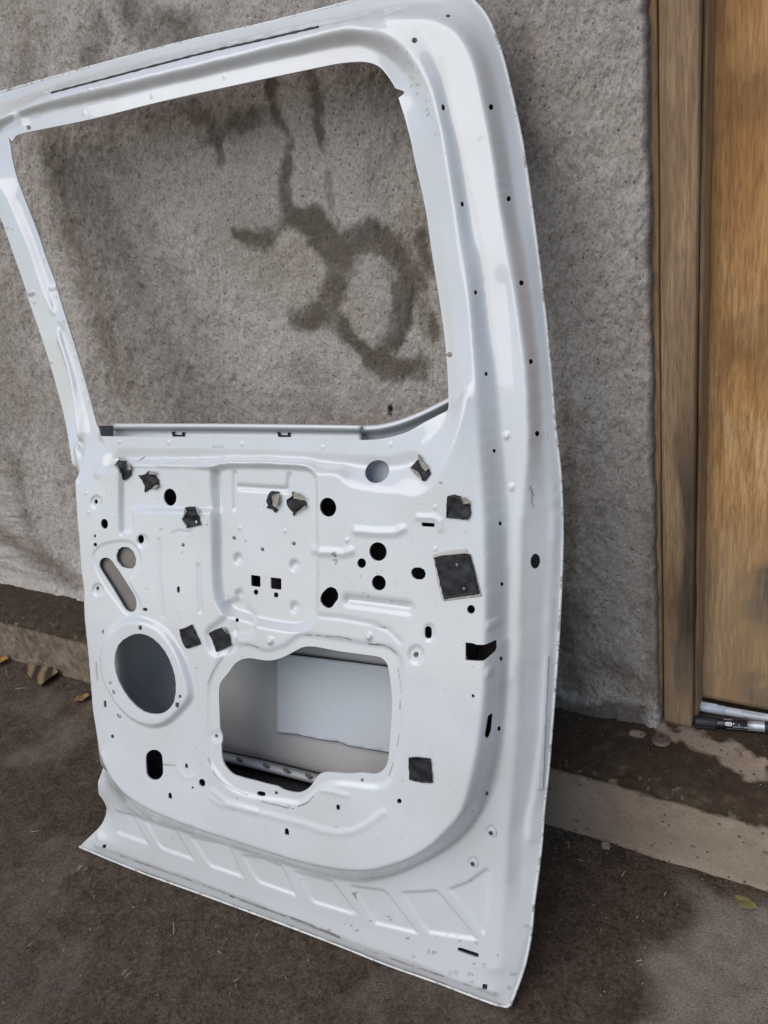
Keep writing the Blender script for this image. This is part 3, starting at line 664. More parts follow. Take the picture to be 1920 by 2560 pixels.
# ---- the holes
HOLES = [ACC,
  R5([(510, 575), (560, 535), (605, 525), (660, 545), (712, 600), (745, 670), (760, 740), (752, 820), (720, 860), (680, 873), (620, 862), (560, 810), (512, 730), (494, 650)]),
  ell(425, 1243, 16, 21.7, -6), ell(240, 1254, 4.5, 6), ell(261, 1309.5, 9, 12.6, -8), ell(352, 1348, 8, 11), ell(237, 1340, 3, 4.4), ell(238, 1361.6, 4.6, 5),
  ell(820, 1268, 20.5, 24, -12), ell(942.5, 1179, 31.5, 27.5, -32), CC([(886, 936), (1021, 946), (1021, 986), (886, 978)]), ell(945, 1379, 21.7, 23.5, -15), ell(904, 1408, 11, 12.3), ell(947, 1457, 17.4, 19.3, -15),
  CF([(777, 300), (785, 265), (815, 243), (870, 242), (915, 265), (932, 310), (918, 350), (885, 371), (830, 366), (795, 345)]), ell(1177.5, 1523.5, 10, 11), stad(1070.7, 1581, 8.7, 15.7), ell(1040, 1636.5, 6.5, 7),
  C5([(50, 390), (120, 398), (155, 412), (235, 410), (290, 385), (335, 365), (338, 440), (325, 470), (220, 560), (150, 562), (50, 555)]),
  ell(1182.5, 1740, 4, 4.6), C5([(300, 1035), (255, 1070), (225, 1250), (238, 1280), (262, 1262), (284, 1205)]),
  CE([(527, 320), (625, 332), (627, 448), (530, 436)]), CE([(731, 345), (843, 357), (843, 477), (733, 463)]), ell(639.6, 1480.5, 6, 7), ell(690, 1487.5, 6, 7), ell(592.6, 1550.5, 4.6, 5.6),
  CE([(1245, 560), (1265, 510), (1320, 455), (1360, 443), (1410, 465), (1435, 520), (1430, 570), (1400, 610), (1370, 655), (1325, 668), (1275, 640), (1248, 595)]),
  CD([(367, 190), (380, 165), (400, 148), (440, 140), (485, 160), (530, 220), (600, 320), (700, 480), (740, 550), (753, 630), (735, 690), (690, 705), (640, 680), (600, 620), (500, 450), (390, 280), (367, 230)]),
  CD([(540, 120), (560, 60), (600, 30), (670, 33), (720, 75), (748, 150), (742, 220), (710, 255), (650, 252), (595, 235), (548, 175)]),
  stad(445.7, 1473.8, 3.6, 8.4), stad(362.5, 1523.5, 4.2, 6.4, 97), ell(244.4, 1471, 4, 5.5), ell(257.6, 1579, 2.6, 6), CD([(772, 843), (808, 847), (808, 893), (774, 890)]),
  ell(276.6, 1707, 3.5, 4), R5([(484, 770), (497, 769), (501, 786), (489, 788)]), stad(262.7, 1760, 3.4, 9, -3), stad(298, 1790, 4, 7, -42), ell(450, 1741, 3.8, 4.5), R5([(758, 822), (775, 824), (772, 846), (757, 843)]), ell(281, 1841, 4.2, 5), ell(541, 1839.6, 4, 4.6),
  stad(386, 1912, 21, 38, -3), stad(466, 1915, 3.6, 6.4, -5), ell(505, 1957, 8, 10, -15), ell(481.6, 1969, 3, 3.6), C6([(866, 320), (864, 285), (870, 272), (882, 270), (893, 282), (896, 326)]),
  stad(653, 1984.5, 6, 11, 98), ell(690.6, 1982.4, 4, 4.6), stad(845, 2018.6, 4.5, 7.6, -5), C7([(238, 355), (238, 312), (246, 300), (262, 302), (272, 318), (275, 362)]), ell(998, 2003, 6, 6.6),
  R8([(316, 778), (330, 776), (408, 802), (410, 818), (398, 820), (318, 792)]), R8([(426, 933), (447, 936), (444, 962), (423, 958)]), C6([(318, 703), (350, 702), (342, 735), (312, 735)]), ell(905.8, 1950, 4, 4.8),
  ell(1036, 100.6, 7.2, 7.5, -25), ell(1119, 39, 6, 4), ell(1107.5, 268.5, 4.3, 8.8, -8), ell(1227, 267, 5.8, 8.8, -8), ell(1155, 510, 4.3, 7.5, -8), ell(1271, 496.5, 5.8, 7.5), ell(1188.5, 731, 4.3, 6.9), ell(1303, 707, 5.8, 7.5), ell(1215, 935, 4.1, 6.9), ell(1327, 904, 5.2, 7.5), ell(1235, 1127, 4.1, 6.2), ell(1342.5, 1084, 5.8, 7.5), ell(1250, 1309, 4.1, 6.2), ell(1254.5, 1460.5, 4.1, 6.2), ell(1252, 1647, 4.1, 6.9), ell(1247, 1822, 4.3, 7.5, 8), ell(1338, 1403, 12, 19, 5), ell(1217, 1984, 4.3, 6.9, 15),
  ell(1124, 886.5, 6.5, 7), c2_([(178, 592), (200, 588), (214, 602), (210, 618), (188, 620)])]
S = np.full((nv, nu), 1.)
s0 = seg_dist(OUT, UU, VV, True)*np.where(inside(OUT, UU, VV), 1, -1)
DOUT = s0.copy()
sw = seg_dist(WIN, UU, VV, True)*np.where(inside(WIN, UU, VV), -1, 1)
S = np.minimum(s0, sw)
for hp in HOLES:
    P, _ = surf(hp)
    if len(P) > 12: P = catmull(P, 2, True)
    s = box(P, .012); X, Y = UU[s], VV[s]
    S[s] = np.minimum(S[s], seg_dist(P, X, Y, True)*np.where(inside(P, X, Y), -1, 1))

# ---- wear: dark scratches and grime as point attributes
MK = np.zeros((nv, nu)); GR = np.zeros((nv, nu))
def mark(px, wd=.0009, amp=1., brk=.5, sd_=1):
    P, _ = surf(px)
    if len(P) > 2: P = catmull(P, 4)
    s = box(P, .006); X, Y = UU[s], VV[s]; d = seg_dist(P, X, Y)
    n = fbm(X.shape[0], X.shape[1], max(X.shape[0]/7, 2), max(X.shape[1]/7, 2), sd_, 3)
    MK[s] = np.maximum(MK[s], amp*smooth((wd+.0006-d)/.0009)*smooth((n-brk+.12)/.12))
mark(C8([(245, 45), (330, 40), (420, 62)]), .0006, .9, .5, 3); mark(C8([(0, 360), (60, 230), (200, 70)]), .0005, .7, .5, 4); mark(C8([(1330, 35), (1470, 48), (1560, 110)]), .0007, 1, .45, 5)
mark(C8([(1575, 230), (1600, 420), (1585, 640), (1570, 900), (1500, 1130)]), .0005, .8, .52, 6); mark(C8([(0, 980), (60, 1120), (200, 1230), (370, 1300)]), .0006, .8, .47, 7)
mark(CE([(1040, 945), (1210, 945), (1350, 962), (1460, 962), (1620, 1010)]), .0006, 1, .5, 8); mark(CF([(300, 838), (420, 860), (560, 876)]), .0005, .9, .4, 9)
mark(C7([(10, 65), (150, 105), (310, 140)]), .0006, .9, .45, 10); mark(C7([(350, 120), (420, 90), (500, 10)]), .0008, .9, .5, 11); mark(C6([(825, 38), (925, 45)]), .0012, .55, .2, 12)
mark(CA([(765, 305), (830, 262), (855, 248)]), .0009, .9, .3, 13); mark(c4_([(1200, 1170), (1225, 1240), (1215, 1300), (1232, 1360)]), .0007, .8, .35, 14)
mark(CE([(1370, 105), (1400, 88), (1405, 125), (1370, 108)]), .0012, 1, .1, 15); mark(CE([(1385, 165), (1420, 170), (1405, 205)]), .0012, .9, .3, 16)
mark(C7([(805, 840), (830, 880)]), .0014, .75, .2, 17); mark(C7([(820, 850), (835, 830)]), .001, .7, .2, 17); mark(R5([(415, 650), (418, 690), (420, 725)]), .0022, .4, .45, 18)
mark(CD([(175, 350), (178, 400), (182, 440)]), .0012, .8, .5, 19); mark(CD([(720, 438), (850, 462), (970, 492)]), .0003, .45, .4, 20)
mark(c1_([(20+225, 720)]) if 0 else CC([(1070, 522), (1100, 532)]), .0007, .9, .1, 21)
# hem: blackened seam, rust spots
mark([(300, 2140), (450, 2193), (660, 2271), (760, 2310), (850, 2346)], .0012, .9, .52, 22); mark([(560, 2236), (680, 2280), (760, 2308), (845, 2343)], .0022, .9, .46, 23); mark([(900, 2370), (1000, 2405), (1104, 2441), (1238, 2485)], .0011, .8, .5, 24)
mark([(341, 2176), (522, 2242), (660, 2293), (830, 2357), (960, 2409), (1105, 2461), (1238, 2511), (1264, 2516)], .0010, .9, .52, 25)
for k in range(26):
    x, y = random.choice([(960, 2300), (1080, 2330), (1150, 2200), (760, 2230), (1180, 2380), (1030, 2400), (1240, 2450), (880, 2330)]); x += random.uniform(-70, 70); y += random.uniform(-40, 40)
    r = random.uniform(1.2, 3.5); mark([(x-r, y), (x+r*.4, y+r*.5), (x+r, y-r*.2)], random.uniform(.0005, .0012), random.uniform(.35, .8), .45, 30+k)
for k in range(120):
    x = random.uniform(240, 1190); y = random.uniform(1200, 2120); mark([(x, y), (x+random.uniform(-3, 3), y+random.uniform(-3, 3))], random.uniform(.0003, .0008), random.uniform(.3, .9), .3, 60+k)
for k in range(34):
    t = random.random(); x = 1000+t*125+random.uniform(-12, 12); y = 120+t*270+random.uniform(-20, 20); L = random.uniform(2, 8)
    mark([(x, y), (x+random.uniform(-L, L), y+random.uniform(-L*.6, L*.6))], random.uniform(.0004, .0008), random.uniform(.3, .75), .4, 130+k)
for (x, y, r) in ((1076, 2379, 14), (1034, 2395, 7), (1133, 2434, 11), (1176, 2436, 7), (1284, 2436, 8), (1190, 2358, 4), (1272, 2470, 6), (1318, 2317, 6)):
    for j in range(5): mark([(x+random.uniform(-r, r), y+random.uniform(-r*.5, r*.5)), (x+random.uniform(-r, r), y+random.uniform(-r*.5, r*.5))], .0016, .5, .55, 170+j+int(x))
def grime(px, wd, amp, sd_=1):
    P, _ = surf(px); P = catmull(P, 4) if len(P) > 2 else P; s = box(P, wd*2); X, Y = UU[s], VV[s]; d = seg_dist(P, X, Y)
    n = fbm(X.shape[0], X.shape[1], max(X.shape[0]/30, 2), max(X.shape[1]/30, 2), sd_, 4)
    GR[s] = np.maximum(GR[s], amp*smooth((wd-d+(n-.5)*wd)/wd))
grime([(1266, 1608), (1262, 1717), (1250, 1850), (1226, 1970), (1170, 2075), (1100, 2130), (1010, 2175), (911, 2200), (791, 2182), (640, 2136), (470, 2085), (353, 2046), (290, 2030)], .007, .35, 2)
grime([(236, 2113), (522, 2217), (845, 2343), (1104, 2440), (1238, 2486)], .007, .45, 3); grime([(198, 2117), (522, 2242), (830, 2357), (1105, 2461), (1268, 2517)], .005, .6, 4)
grime([(1270, 1300), (1258, 1150), (1236, 900), (1200, 600), (1150, 380), (1100, 150)], .006, .22, 5); grime([(1385, 1500), (1360, 2000), (1330, 2300), (1275, 2510)], .005, .3, 6)
grime([(1305, 1300), (1303, 1600), (1293, 1850), (1270, 2200)], .008, .2, 7); grime([(0, 330), (145, 270), (434, 205), (780, 127), (888, 109), (961, 134), (1010, 180)], .004, .3, 8)
grime(c3_([(650, 1700), (655, 1900), (640, 2060)]), .008, .4, 9)

# ---- marching squares over the height field
TAB = {1: [[0, 4, 7]], 2: [[4, 1, 5]], 3: [[0, 1, 5, 7]], 4: [[5, 2, 6]], 5: [[0, 4, 7], [5, 2, 6]], 6: [[4, 1, 2, 6]], 7: [[0, 1, 2, 6, 7]],
       8: [[7, 6, 3]], 9: [[0, 4, 6, 3]], 10: [[4, 1, 5], [7, 6, 3]], 11: [[0, 1, 5, 6, 3]], 12: [[7, 5, 2, 3]], 13: [[0, 4, 5, 2, 3]], 14: [[4, 1, 2, 3, 7]], 15: [[0, 1, 2, 3]]}
RIMS = {1: [(4, 7)], 2: [(5, 4)], 3: [(5, 7)], 4: [(6, 5)], 5: [(4, 7), (6, 5)], 6: [(6, 4)], 7: [(6, 7)], 8: [(7, 6)], 9: [(4, 6)], 10: [(5, 4), (7, 6)], 11: [(5, 6)], 12: [(7, 5)], 13: [(4, 5)], 14: [(7, 4)]}
def march(S, H, attrs, keep=None, rim=.0022, side=1):
    ny, nx = S.shape; I = S > 0
    c = (I[:-1, :-1]*1+I[:-1, 1:]*2+I[1:, 1:]*4+I[1:, :-1]*8).astype(int)
    if keep is not None: c = np.where(keep, c, 0)
    N = ny*nx; base = np.arange(N).reshape(ny, nx)
    hid = N+np.arange(ny*(nx-1)).reshape(ny, nx-1); vid = N+ny*(nx-1)+np.arange((ny-1)*nx).reshape(ny-1, nx)
    loc = [base[:-1, :-1], base[:-1, 1:], base[1:, 1:], base[1:, :-1], hid[:-1], vid[:, 1:], hid[1:], vid[:, :-1]]
    LV, LT, RM = [], [], []
    for k, polys in TAB.items():
        m = c == k
        if not m.any(): continue
        for p in polys:
            q = np.stack([loc[i][m] for i in p], 1); LV.append(q.ravel()); LT.append(np.full(len(q), len(p)))
        for (a, b) in RIMS.get(k, []): RM.append(np.stack([loc[a][m], loc[b][m]], 1))
    LV = np.concatenate(LV); LT = np.concatenate(LT); RM = np.concatenate(RM)
    def grad(A): return np.gradient(A, DU)
    HB = H+bow(VV[:ny, :nx]); gv, gu = grad(HB)
    F = {'u': UU, 'v': VV, 'h': H, 'gu': gu, 'gv': gv, **attrs}
    with np.errstate(divide='ignore', invalid='ignore'):
        th_ = np.clip(np.nan_to_num(S[:, :-1]/(S[:, :-1]-S[:, 1:]), nan=.5), .02, .98); tv = np.clip(np.nan_to_num(S[:-1]/(S[:-1]-S[1:]), nan=.5), .02, .98)
    full = {k: np.concatenate([A.ravel(), (A[:, :-1]*(1-th_)+A[:, 1:]*th_).ravel(), (A[:-1]*(1-tv)+A[1:]*tv).ravel()]) for k, A in F.items()}
    used = np.unique(LV); remap = np.full(N+ny*(nx-1)+(ny-1)*nx, -1); remap[used] = np.arange(len(used))
    LV = remap[LV]; RM = remap[RM]
    G = {k: A[used] for k, A in full.items()}
    V = world(G['u'], G['v'], G['h'])
    Nn = EN-G['gu'][:, None]*EU-G['gv'][:, None]*EV; Nn /= np.linalg.norm(Nn, axis=1)[:, None]
    n0 = len(V); rv, inv = np.unique(RM.ravel(), return_inverse=True); inv = inv.reshape(-1, 2)
    # rim: duplicated edge vertices extruded through the sheet thickness
    top = V[rv]; bot = V[rv]-EN*rim*side; k = len(rv)
    V = np.concatenate([V, top, bot])
    q = np.stack([n0+inv[:, 1], n0+inv[:, 0], n0+k+inv[:, 0], n0+k+inv[:, 1]], 1)
    LV = np.concatenate([LV, q.ravel()]); LT = np.concatenate([LT, np.full(len(q), 4)])
    # outward rim normals from the quads
    fn = np.cross(V[q[:, 1]]-V[q[:, 0]], V[q[:, 2]]-V[q[:, 0]]); rn = np.zeros((2*k, 3))
    for j in range(4): np.add.at(rn, q[:, j]-n0, fn)
    rn /= np.linalg.norm(rn, axis=1)[:, None]+1e-12
    Nn = np.concatenate([Nn, rn])
    at = {a: np.concatenate([G[a], G[a][rv]*.3, G[a][rv]*.3]) for a in attrs}
    return V, (LV, LT), Nn, at

door = empty('car_door_shell', P0)
tag(door, 'stripped white rear car door shell leaning on the plastered wall, full of round holes', 'car door')
BELT = p2uv([(1150, 1030)], .05)[0, 1]; BELTL = p2uv([(200, 1085)], .055)[0, 1]
uc = UU[:-1, :-1]; vc = VV[:-1, :-1]
bl = np.where(uc > .35, BELT, BELTL)
V, F, Nn, at = march(S, HH, {'mark': MK, 'grime': GR}, vc < bl)
inner = mesh('inner_panel', V, F, PAINT, door, attrs=at, normals=Nn)
V, F, Nn, at = march(S, HH, {'mark': MK, 'grime': GR}, vc >= bl)
frame = mesh('window_frame', V, F, PAINT, door, attrs=at, normals=Nn)

# ---- outer skin
low = smooth((BELTL+.02-VV)/.05)
HO = -.0025-(.058*low+.012*(1-low))*smooth((DOUT-.003)/.07)
HO -= .004*np.exp(-((VV-.205+.02*UU)/.010)**2)-.006*smooth((.20-.02*UU-VV)/.03)*smooth(DOUT/.06)
HO = HO+(fbm(nv, nu, 5, 5, 500, 3)-.5)*.004*smooth(DOUT/.05)
HO = blur(HO, 4)
# opening of the skin: window outline grown a little at the sides, its sill just under the rail line
sill = p2uv([(244, 1066), (290, 1064), (600, 1066), (900, 1069), (975, 1060), (1050, 1033), (1122, 1003)], -.012)
so = np.maximum(sw, -1)+0
wexp = sw+.004-.0*UU
vs_line = np.interp(UU[0], sill[:, 0], sill[:, 1])[None, :]
open_ = np.where(VV > vs_line, wexp, 1.)
SO = np.minimum(s0-.0006, np.where((sw < .02) & (VV < vs_line+.02) & (VV > vs_line-.05) & (UU > sill[0, 0]-.01) & (UU < sill[-1, 0]+.01), np.minimum(1., np.maximum(wexp, vs_line-VV)), np.where(VV > vs_line, wexp, 1.)))
SO = np.where(VV > vs_line, np.minimum(SO, .013-s0), SO)
V, F, Nn, at = march(SO, HO, {'mark': MK*0, 'grime': GR*0}, None, .0012)
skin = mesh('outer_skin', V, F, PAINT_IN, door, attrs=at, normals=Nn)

# thin folded hem all round the edge of the skin (the skin is wrapped over the lip)
def tube(path, r, n=8, closed=False):
    P = np.asarray(path, float); m = len(P); T = np.gradient(P, axis=0); T /= np.linalg.norm(T, axis=1)[:, None]+1e-12
    A = np.cross(T, EN); A /= np.linalg.norm(A, axis=1)[:, None]+1e-12; B = np.cross(T, A)
    rr = np.broadcast_to(np.asarray(r, float), (m,))
    a = np.linspace(0, 2*PI, n, endpoint=False)
    V = P[:, None]+rr[:, None, None]*(np.cos(a)[None, :, None]*A[:, None]+np.sin(a)[None, :, None]*B[:, None])
    Fs = []
    for i in range(m-1):
        for j in range(n): k = (j+1) % n; Fs.append((i*n+j, i*n+k, (i+1)*n+k, (i+1)*n+j))
    Fs += [tuple(range(n))[::-1], tuple((m-1)*n+j for j in range(n))]
    return V.reshape(-1, 3), Fs
hem = np.concatenate([catmull(lb, 4), catmull(lr, 4), catmull(lt_, 4)])
Vh, Fh = tube(world(hem[:, 0], hem[:, 1], np.full(len(hem), -.0004)), .0019)
mesh('hem', Vh, Fh, RIM, door)

# lofts through curves of the door's own coordinates
def loft(name, rows, m, parent, thick=.0012, n=60):
    R = []
    for pts, h in rows:
        A = catmull([(p[0], p[1]) for p in pts], 10) if len(pts) > 2 else np.array(pts, float)
        s = np.concatenate([[0], np.cumsum(np.hypot(*np.diff(A, axis=0).T))]); t = np.linspace(0, s[-1], n)
        A = np.column_stack([np.interp(t, s, A[:, 0]), np.interp(t, s, A[:, 1])])
        hh_ = np.interp(np.linspace(0, 1, n), np.linspace(0, 1, len(h)), h) if isinstance(h, (list, tuple)) else np.full(n, h)
        uv = p2uv(A, hh_); R.append(world(uv[:, 0], uv[:, 1], hh_))
    V = np.array(R); o = mesh(name, V.reshape(-1, 3), grid_faces(len(rows), n), m, parent, attrs={'mark': np.zeros(len(rows)*n), 'grime': np.zeros(len(rows)*n)})
    md = o.modifiers.new('t', 'SOLIDIFY'); md.thickness = thick; md.offset = 0; return o
sh = lambda P, dy: [(x, y+dy) for x, y in P]
railtop = [(284, 1060), (420, 1060), (560, 1060.5), (700, 1062), (903, 1064.5)]
rail = loft('belt_rail', [(sh(railtop, -1), .012), (sh(railtop, 0), .020), (sh(railtop, 5), .022), (sh(railtop, 7), .021), (sh(railtop, 11), .020), (sh(railtop, 12.5), .008), (sh(railtop, 16), .006), (sh(railtop, 28), .008), (sh(railtop, 52), .012)], PAINT, door)
curl = [(903, 1066), (945, 1063.5), (990, 1054), (1030, 1040), (1075, 1020), (1124, 995)]
loft('belt_rail_end', [(sh(curl, -2), .002), (sh(curl, -1), .010), (sh(curl, 3), .016), (sh(curl, 9), .016), (sh(curl, 13), .010), (sh(curl, 17), -.004), (sh(curl, 30), -.008), (sh(curl, 52), -.004)], PAINT, door)
# pressed tabs on the rail
def sheet(name, px, h, m, parent, lift=0., bulge=0., curl_=0., seed=1, thick=.001, step=2.2, on_surface=True):
    """flat or crumpled sheet whose outline is given in picture pixels, laid on the panel (or at height h)"""
    P = np.array([p[:2] for p in px], float); x0, y0 = P.min(0); x1, y1 = P.max(0)
    gx_, gy_ = np.meshgrid(np.arange(x0, x1, step), np.arange(y0, y1, step)); gx_ = gx_.ravel(); gy_ = gy_.ravel()
    ins = inside(P, gx_, gy_) & (seg_dist(P, gx_, gy_, True) > step*.45)
    B = []
    for i in range(len(P)):
        a, b = P[i], P[(i+1) % len(P)]; k = max(1, int(np.hypot(*(b-a))/step))
        for j in range(k): B.append(a+(b-a)*j/k)
    B = np.array(B); A = np.concatenate([B, np.stack([gx_[ins], gy_[ins]], 1)])
    nb = len(B)
    r_ = delaunay_2d_cdt([Vector(p) for p in A], [], [list(range(nb))], 1, 1e-6)
    A2 = np.array([tuple(v) for v in r_[0]]); Fs = [tuple(f) for f in r_[2]]
    d = seg_dist(P, A2[:, 0], A2[:, 1], True)
    if on_surface: uv, hs = surf(A2)
    else: hs = np.full(len(A2), h); uv = p2uv(A2, hs)
    rg = np.random.default_rng(seed); ph = rg.random(6)*6
    wob = .7*np.sin(A2[:, 0]*.07+A2[:, 1]*.035+ph[0])*np.sin(A2[:, 1]*.06-A2[:, 0]*.03+ph[1])+.4*np.sin(A2[:, 0]*.05+A2[:, 1]*.13+ph[2])*np.sin(A2[:, 0]*.16-A2[:, 1]*.05+ph[4])+.35*np.exp(-((A2[:, 0]-P[:, 0].mean()-4)**2+(A2[:, 1]-P[:, 1].mean())**2)/90.)
    L = hs+lift+bulge*wob*smooth(d/6)+curl_*(1-smooth(d/4))*(.5+.5*np.sin(A2[:, 0]*.3+A2[:, 1]*.2+ph[3]))
    uv = p2uv(A2, L)
    W = world(uv[:, 0], uv[:, 1], L); n3 = np.cross(W[Fs[0][1]]-W[Fs[0][0]], W[Fs[0][2]]-W[Fs[0][0]])
    if n3@EN < 0: Fs = [f[::-1] for f in Fs]
    z_ = np.zeros(len(W)); o = mesh(name, W, Fs, m, parent, attrs={'mark': z_, 'grime': z_})
    md = o.modifiers.new('t', 'SOLIDIFY'); md.thickness = thick; md.offset = 1; return o
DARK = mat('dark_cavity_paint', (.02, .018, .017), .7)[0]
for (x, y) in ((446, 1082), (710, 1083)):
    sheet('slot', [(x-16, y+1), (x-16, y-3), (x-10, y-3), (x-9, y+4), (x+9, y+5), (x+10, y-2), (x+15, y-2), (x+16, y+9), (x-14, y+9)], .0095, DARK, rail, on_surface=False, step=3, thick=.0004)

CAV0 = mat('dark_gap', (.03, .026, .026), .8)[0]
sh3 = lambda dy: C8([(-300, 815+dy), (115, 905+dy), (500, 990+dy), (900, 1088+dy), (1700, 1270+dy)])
loft('beam_shadow_gap', [(sh3(8), -.052), (sh3(60), -.040)], CAV0, door)  # dark strip painting in the shade above the beam
loft('cavity_floor_shade', [(sh3(104), -.045), (sh3(180), -.020), (sh3(300), .0)], CAV0, door)  # dark sheet painting in the shade below the beam
# parts seen through the openings
damp = sheet('damping_sheet', C8([(568, 150), (600, 130), (660, 118), (900, 145), (1200, 182), (1560, 228), (1575, 945), (1300, 900), (1150, 872), (1090, 845), (1010, 838), (860, 812), (740, 785), (600, 771), (575, 768), (572, 500)]), -.0545, PAINT_DS, door, step=8, on_surface=False, thick=.0022)
loft('side_beam', [(C8([(-300, 815), (115, 925), (500, 1010), (900, 1108), (1700, 1290)]), -.050), (C8([(-300, 855), (115, 967), (500, 1052), (900, 1150), (1700, 1330)]), -.020), (C8([(-300, 870), (115, 982), (500, 1068), (900, 1166), (1700, 1345)]), -.018),
                    (C8([(-300, 885), (115, 998), (500, 1090), (900, 1192), (1700, 1372)]), -.022), (C8([(-300, 890), (115, 1003), (500, 1100), (900, 1204), (1700, 1385)]), -.050)], PAINT_DS, door)
for ed in (C8([(600, 130), (660, 118), (900, 145), (1200, 182), (1560, 228)]), C8([(575, 768), (600, 771), (740, 785), (860, 812), (1010, 838), (1090, 845), (1150, 872), (1300, 900), (1575, 945)])):
    A = catmull(ed, 6); uv = p2uv(A, -.0525); Vt, Ft = tube(world(uv[:, 0], uv[:, 1], np.full(len(uv), -.0530)), .0009, 6); mesh('sheet_edge', Vt, Ft, CAV0, damp)
CAV_SHADE = mat('painted_cavity_shade', (.028, .020, .018), .8)[0]  # near-black sheets added behind the holes, painting in the unlit cavity
sheet('cavity_shade', [(215, 1215), (700, 1200), (860, 1215), (1150, 1235), (1195, 1300), (1200, 1500), (1190, 1640), (1050, 1640), (1000, 1590), (560, 1585), (430, 1500), (380, 1380), (215, 1370)], .022, CAV_SHADE, door, step=12, on_surface=False)
sheet('cavity_shade', [(330, 1860), (440, 1850), (530, 1960), (680, 1990), (860, 2010), (1010, 1960), (1050, 2030), (730, 2110), (400, 2010)], .022, CAV_SHADE, door, step=12, on_surface=False)
loft('cavity_shade', [([(1085+dx, 130), (1140+dx*1.0, 400), (1185+dx, 700), (1225+dx, 1000), (1240+dx, 1180)], [.004, .005, .0065, .008]) for dx in (-10, 50, 100, 136)], CAV_SHADE, frame)
loft('cavity_shade', [([(1150+dx, 1180), (1168+dx, 1400), (1170+dx, 1600), (1160+dx, 1800), (1120+dx, 1960)], .012) for dx in (0, 60, 125)], CAV_SHADE, door)
WAX = mat('dried_wax', (.15, .115, .09), .7)[0]
for (x, y, r) in ((260, 995, 40), (480, 1043, 42), (650, 1084, 46), (835, 1132, 44)):
    c = Z(520, 1600, .3014, [(x, y)])[0]; uv = p2uv([c], -.017)[0]; V = []; Fs = []
    n = 12; rad = r*.8*.3014/1600
    for j in range(5):
        a = j/4*PI/2
        for i in range(n):
            b_ = i/n*2*PI; k = 1+.15*math.sin(3*b_+x)
            V.append(world(np.array(uv[0]+rad*k*math.cos(b_)*math.cos(a)), np.array(uv[1]+rad*.42*math.sin(b_)*math.cos(a)-.27*rad*math.cos(b_)*math.cos(a)), np.array(-.0185+.005*math.sin(a))))
    for j in range(4):
        for i in range(n): Fs.append((j*n+i, j*n+(i+1) % n, (j+1)*n+(i+1) % n, (j+1)*n+i))
    mesh('wax_blob', V, Fs, WAX, door)
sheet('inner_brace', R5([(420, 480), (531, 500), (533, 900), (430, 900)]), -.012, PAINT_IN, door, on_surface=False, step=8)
# regulator bracket just behind the two left-hand openings, and the mirror cup behind the round hole
sheet('backing_bracket', CD([(300, 90), (560, -30), (800, 10), (830, 200), (790, 420), (830, 700), (760, 800), (600, 790), (330, 400), (280, 200)]), .052, mat('primer_grey', (.20, .175, .155), .5)[0], door, bulge=.0006, on_surface=False, step=6)
uvc = p2uv([(938, 1186)], .045)[0]; V = []; Fs = []; n = 28; prof = [(.030, .062), (.029, .050), (.026, .036), (.018, .028), (.009, .026), (.001, .0255)]
for (r, h) in prof:
    for i in range(n): a = 2*PI*i/n; V.append(world(np.array(uvc[0]+r*math.cos(a)), np.array(uvc[1]+r*math.sin(a)), np.array(.045-(.062-h)*.5)))
for j in range(len(prof)-1):
    for i in range(n): Fs.append((j*n+i, j*n+(i+1) % n, (j+1)*n+(i+1) % n, (j+1)*n+i))
mesh('fixing_cup', V, Fs, PAINT_DS, door)
# dark sealing strip let into the groove over the window
sa = [(128, 231.5), (235, 203.5), (398, 160.5), (524, 128.5), (660, 98), (796, 66.5)]
A = catmull(sa, 14); A[:, 1] += .5*np.sin(A[:, 0]*.31)*np.sin(A[:, 0]*.07); uv, hs = surf(A)
Vt, Ft = tube(world(uv[:, 0], uv[:, 1], hs+.0004), .0013*(1+.35*np.sin(np.arange(len(A))*1.7)*np.sin(np.arange(len(A))*.31)), 6)
mesh('seam_strip', Vt, Ft, mat('strip_rubber', (.035, .04, .055), .5)[0], frame)
# thin overlapping edge clips on the rear flange
for px in ([(1318, 520), (1328, 516), (1314, 400), (1300, 300), (1290, 302)],):
    pass
sheet('edge_tape', [(1361, 1640), (1372, 1640), (1366, 1760), (1361, 1880), (1358, 1973), (1343, 1975), (1349, 1850), (1356, 1740)], 0, PAINT, inner, lift=.0006, thick=.0005)

# black sealing pads with torn, curled edges
def pad(shape, flaps, bulge=.0018, lift=.0012, seed=1, label=None, thick=.0009):
    o = sheet('sealing_pad', shape, 0, RUB, door, lift=lift, bulge=bulge, curl_=.0012, seed=seed, thick=thick)
    if label: o['label'] = label
    for k, f in enumerate(flaps): sheet('peeled_edge', f, 0, PEEL, o, lift=lift+.0026, bulge=.0006, curl_=.0016, seed=seed+k, step=1.6, thick=.0006)
    return o
pad(CA([(570, 290), (650, 305), (672, 340), (695, 400), (690, 450), (630, 505), (605, 490), (595, 430), (560, 380), (525, 350)]), [CA([(563, 265), (585, 260), (655, 300), (612, 303), (572, 287)]), CA([(650, 308), (685, 340), (702, 392), (665, 397)]), CA([(523, 350), (550, 343), (602, 430), (597, 442)])], seed=1)
pad(CA([(770, 445), (800, 452), (845, 435), (872, 402), (885, 435), (940, 440), (975, 490), (985, 550), (945, 575), (905, 590), (870, 600), (845, 627), (835, 617), (840, 560), (815, 510)]), [CA([(873, 400), (930, 413), (962, 447), (880, 437)]), CA([(905, 592), (955, 550), (987, 553), (935, 597)])], seed=2)
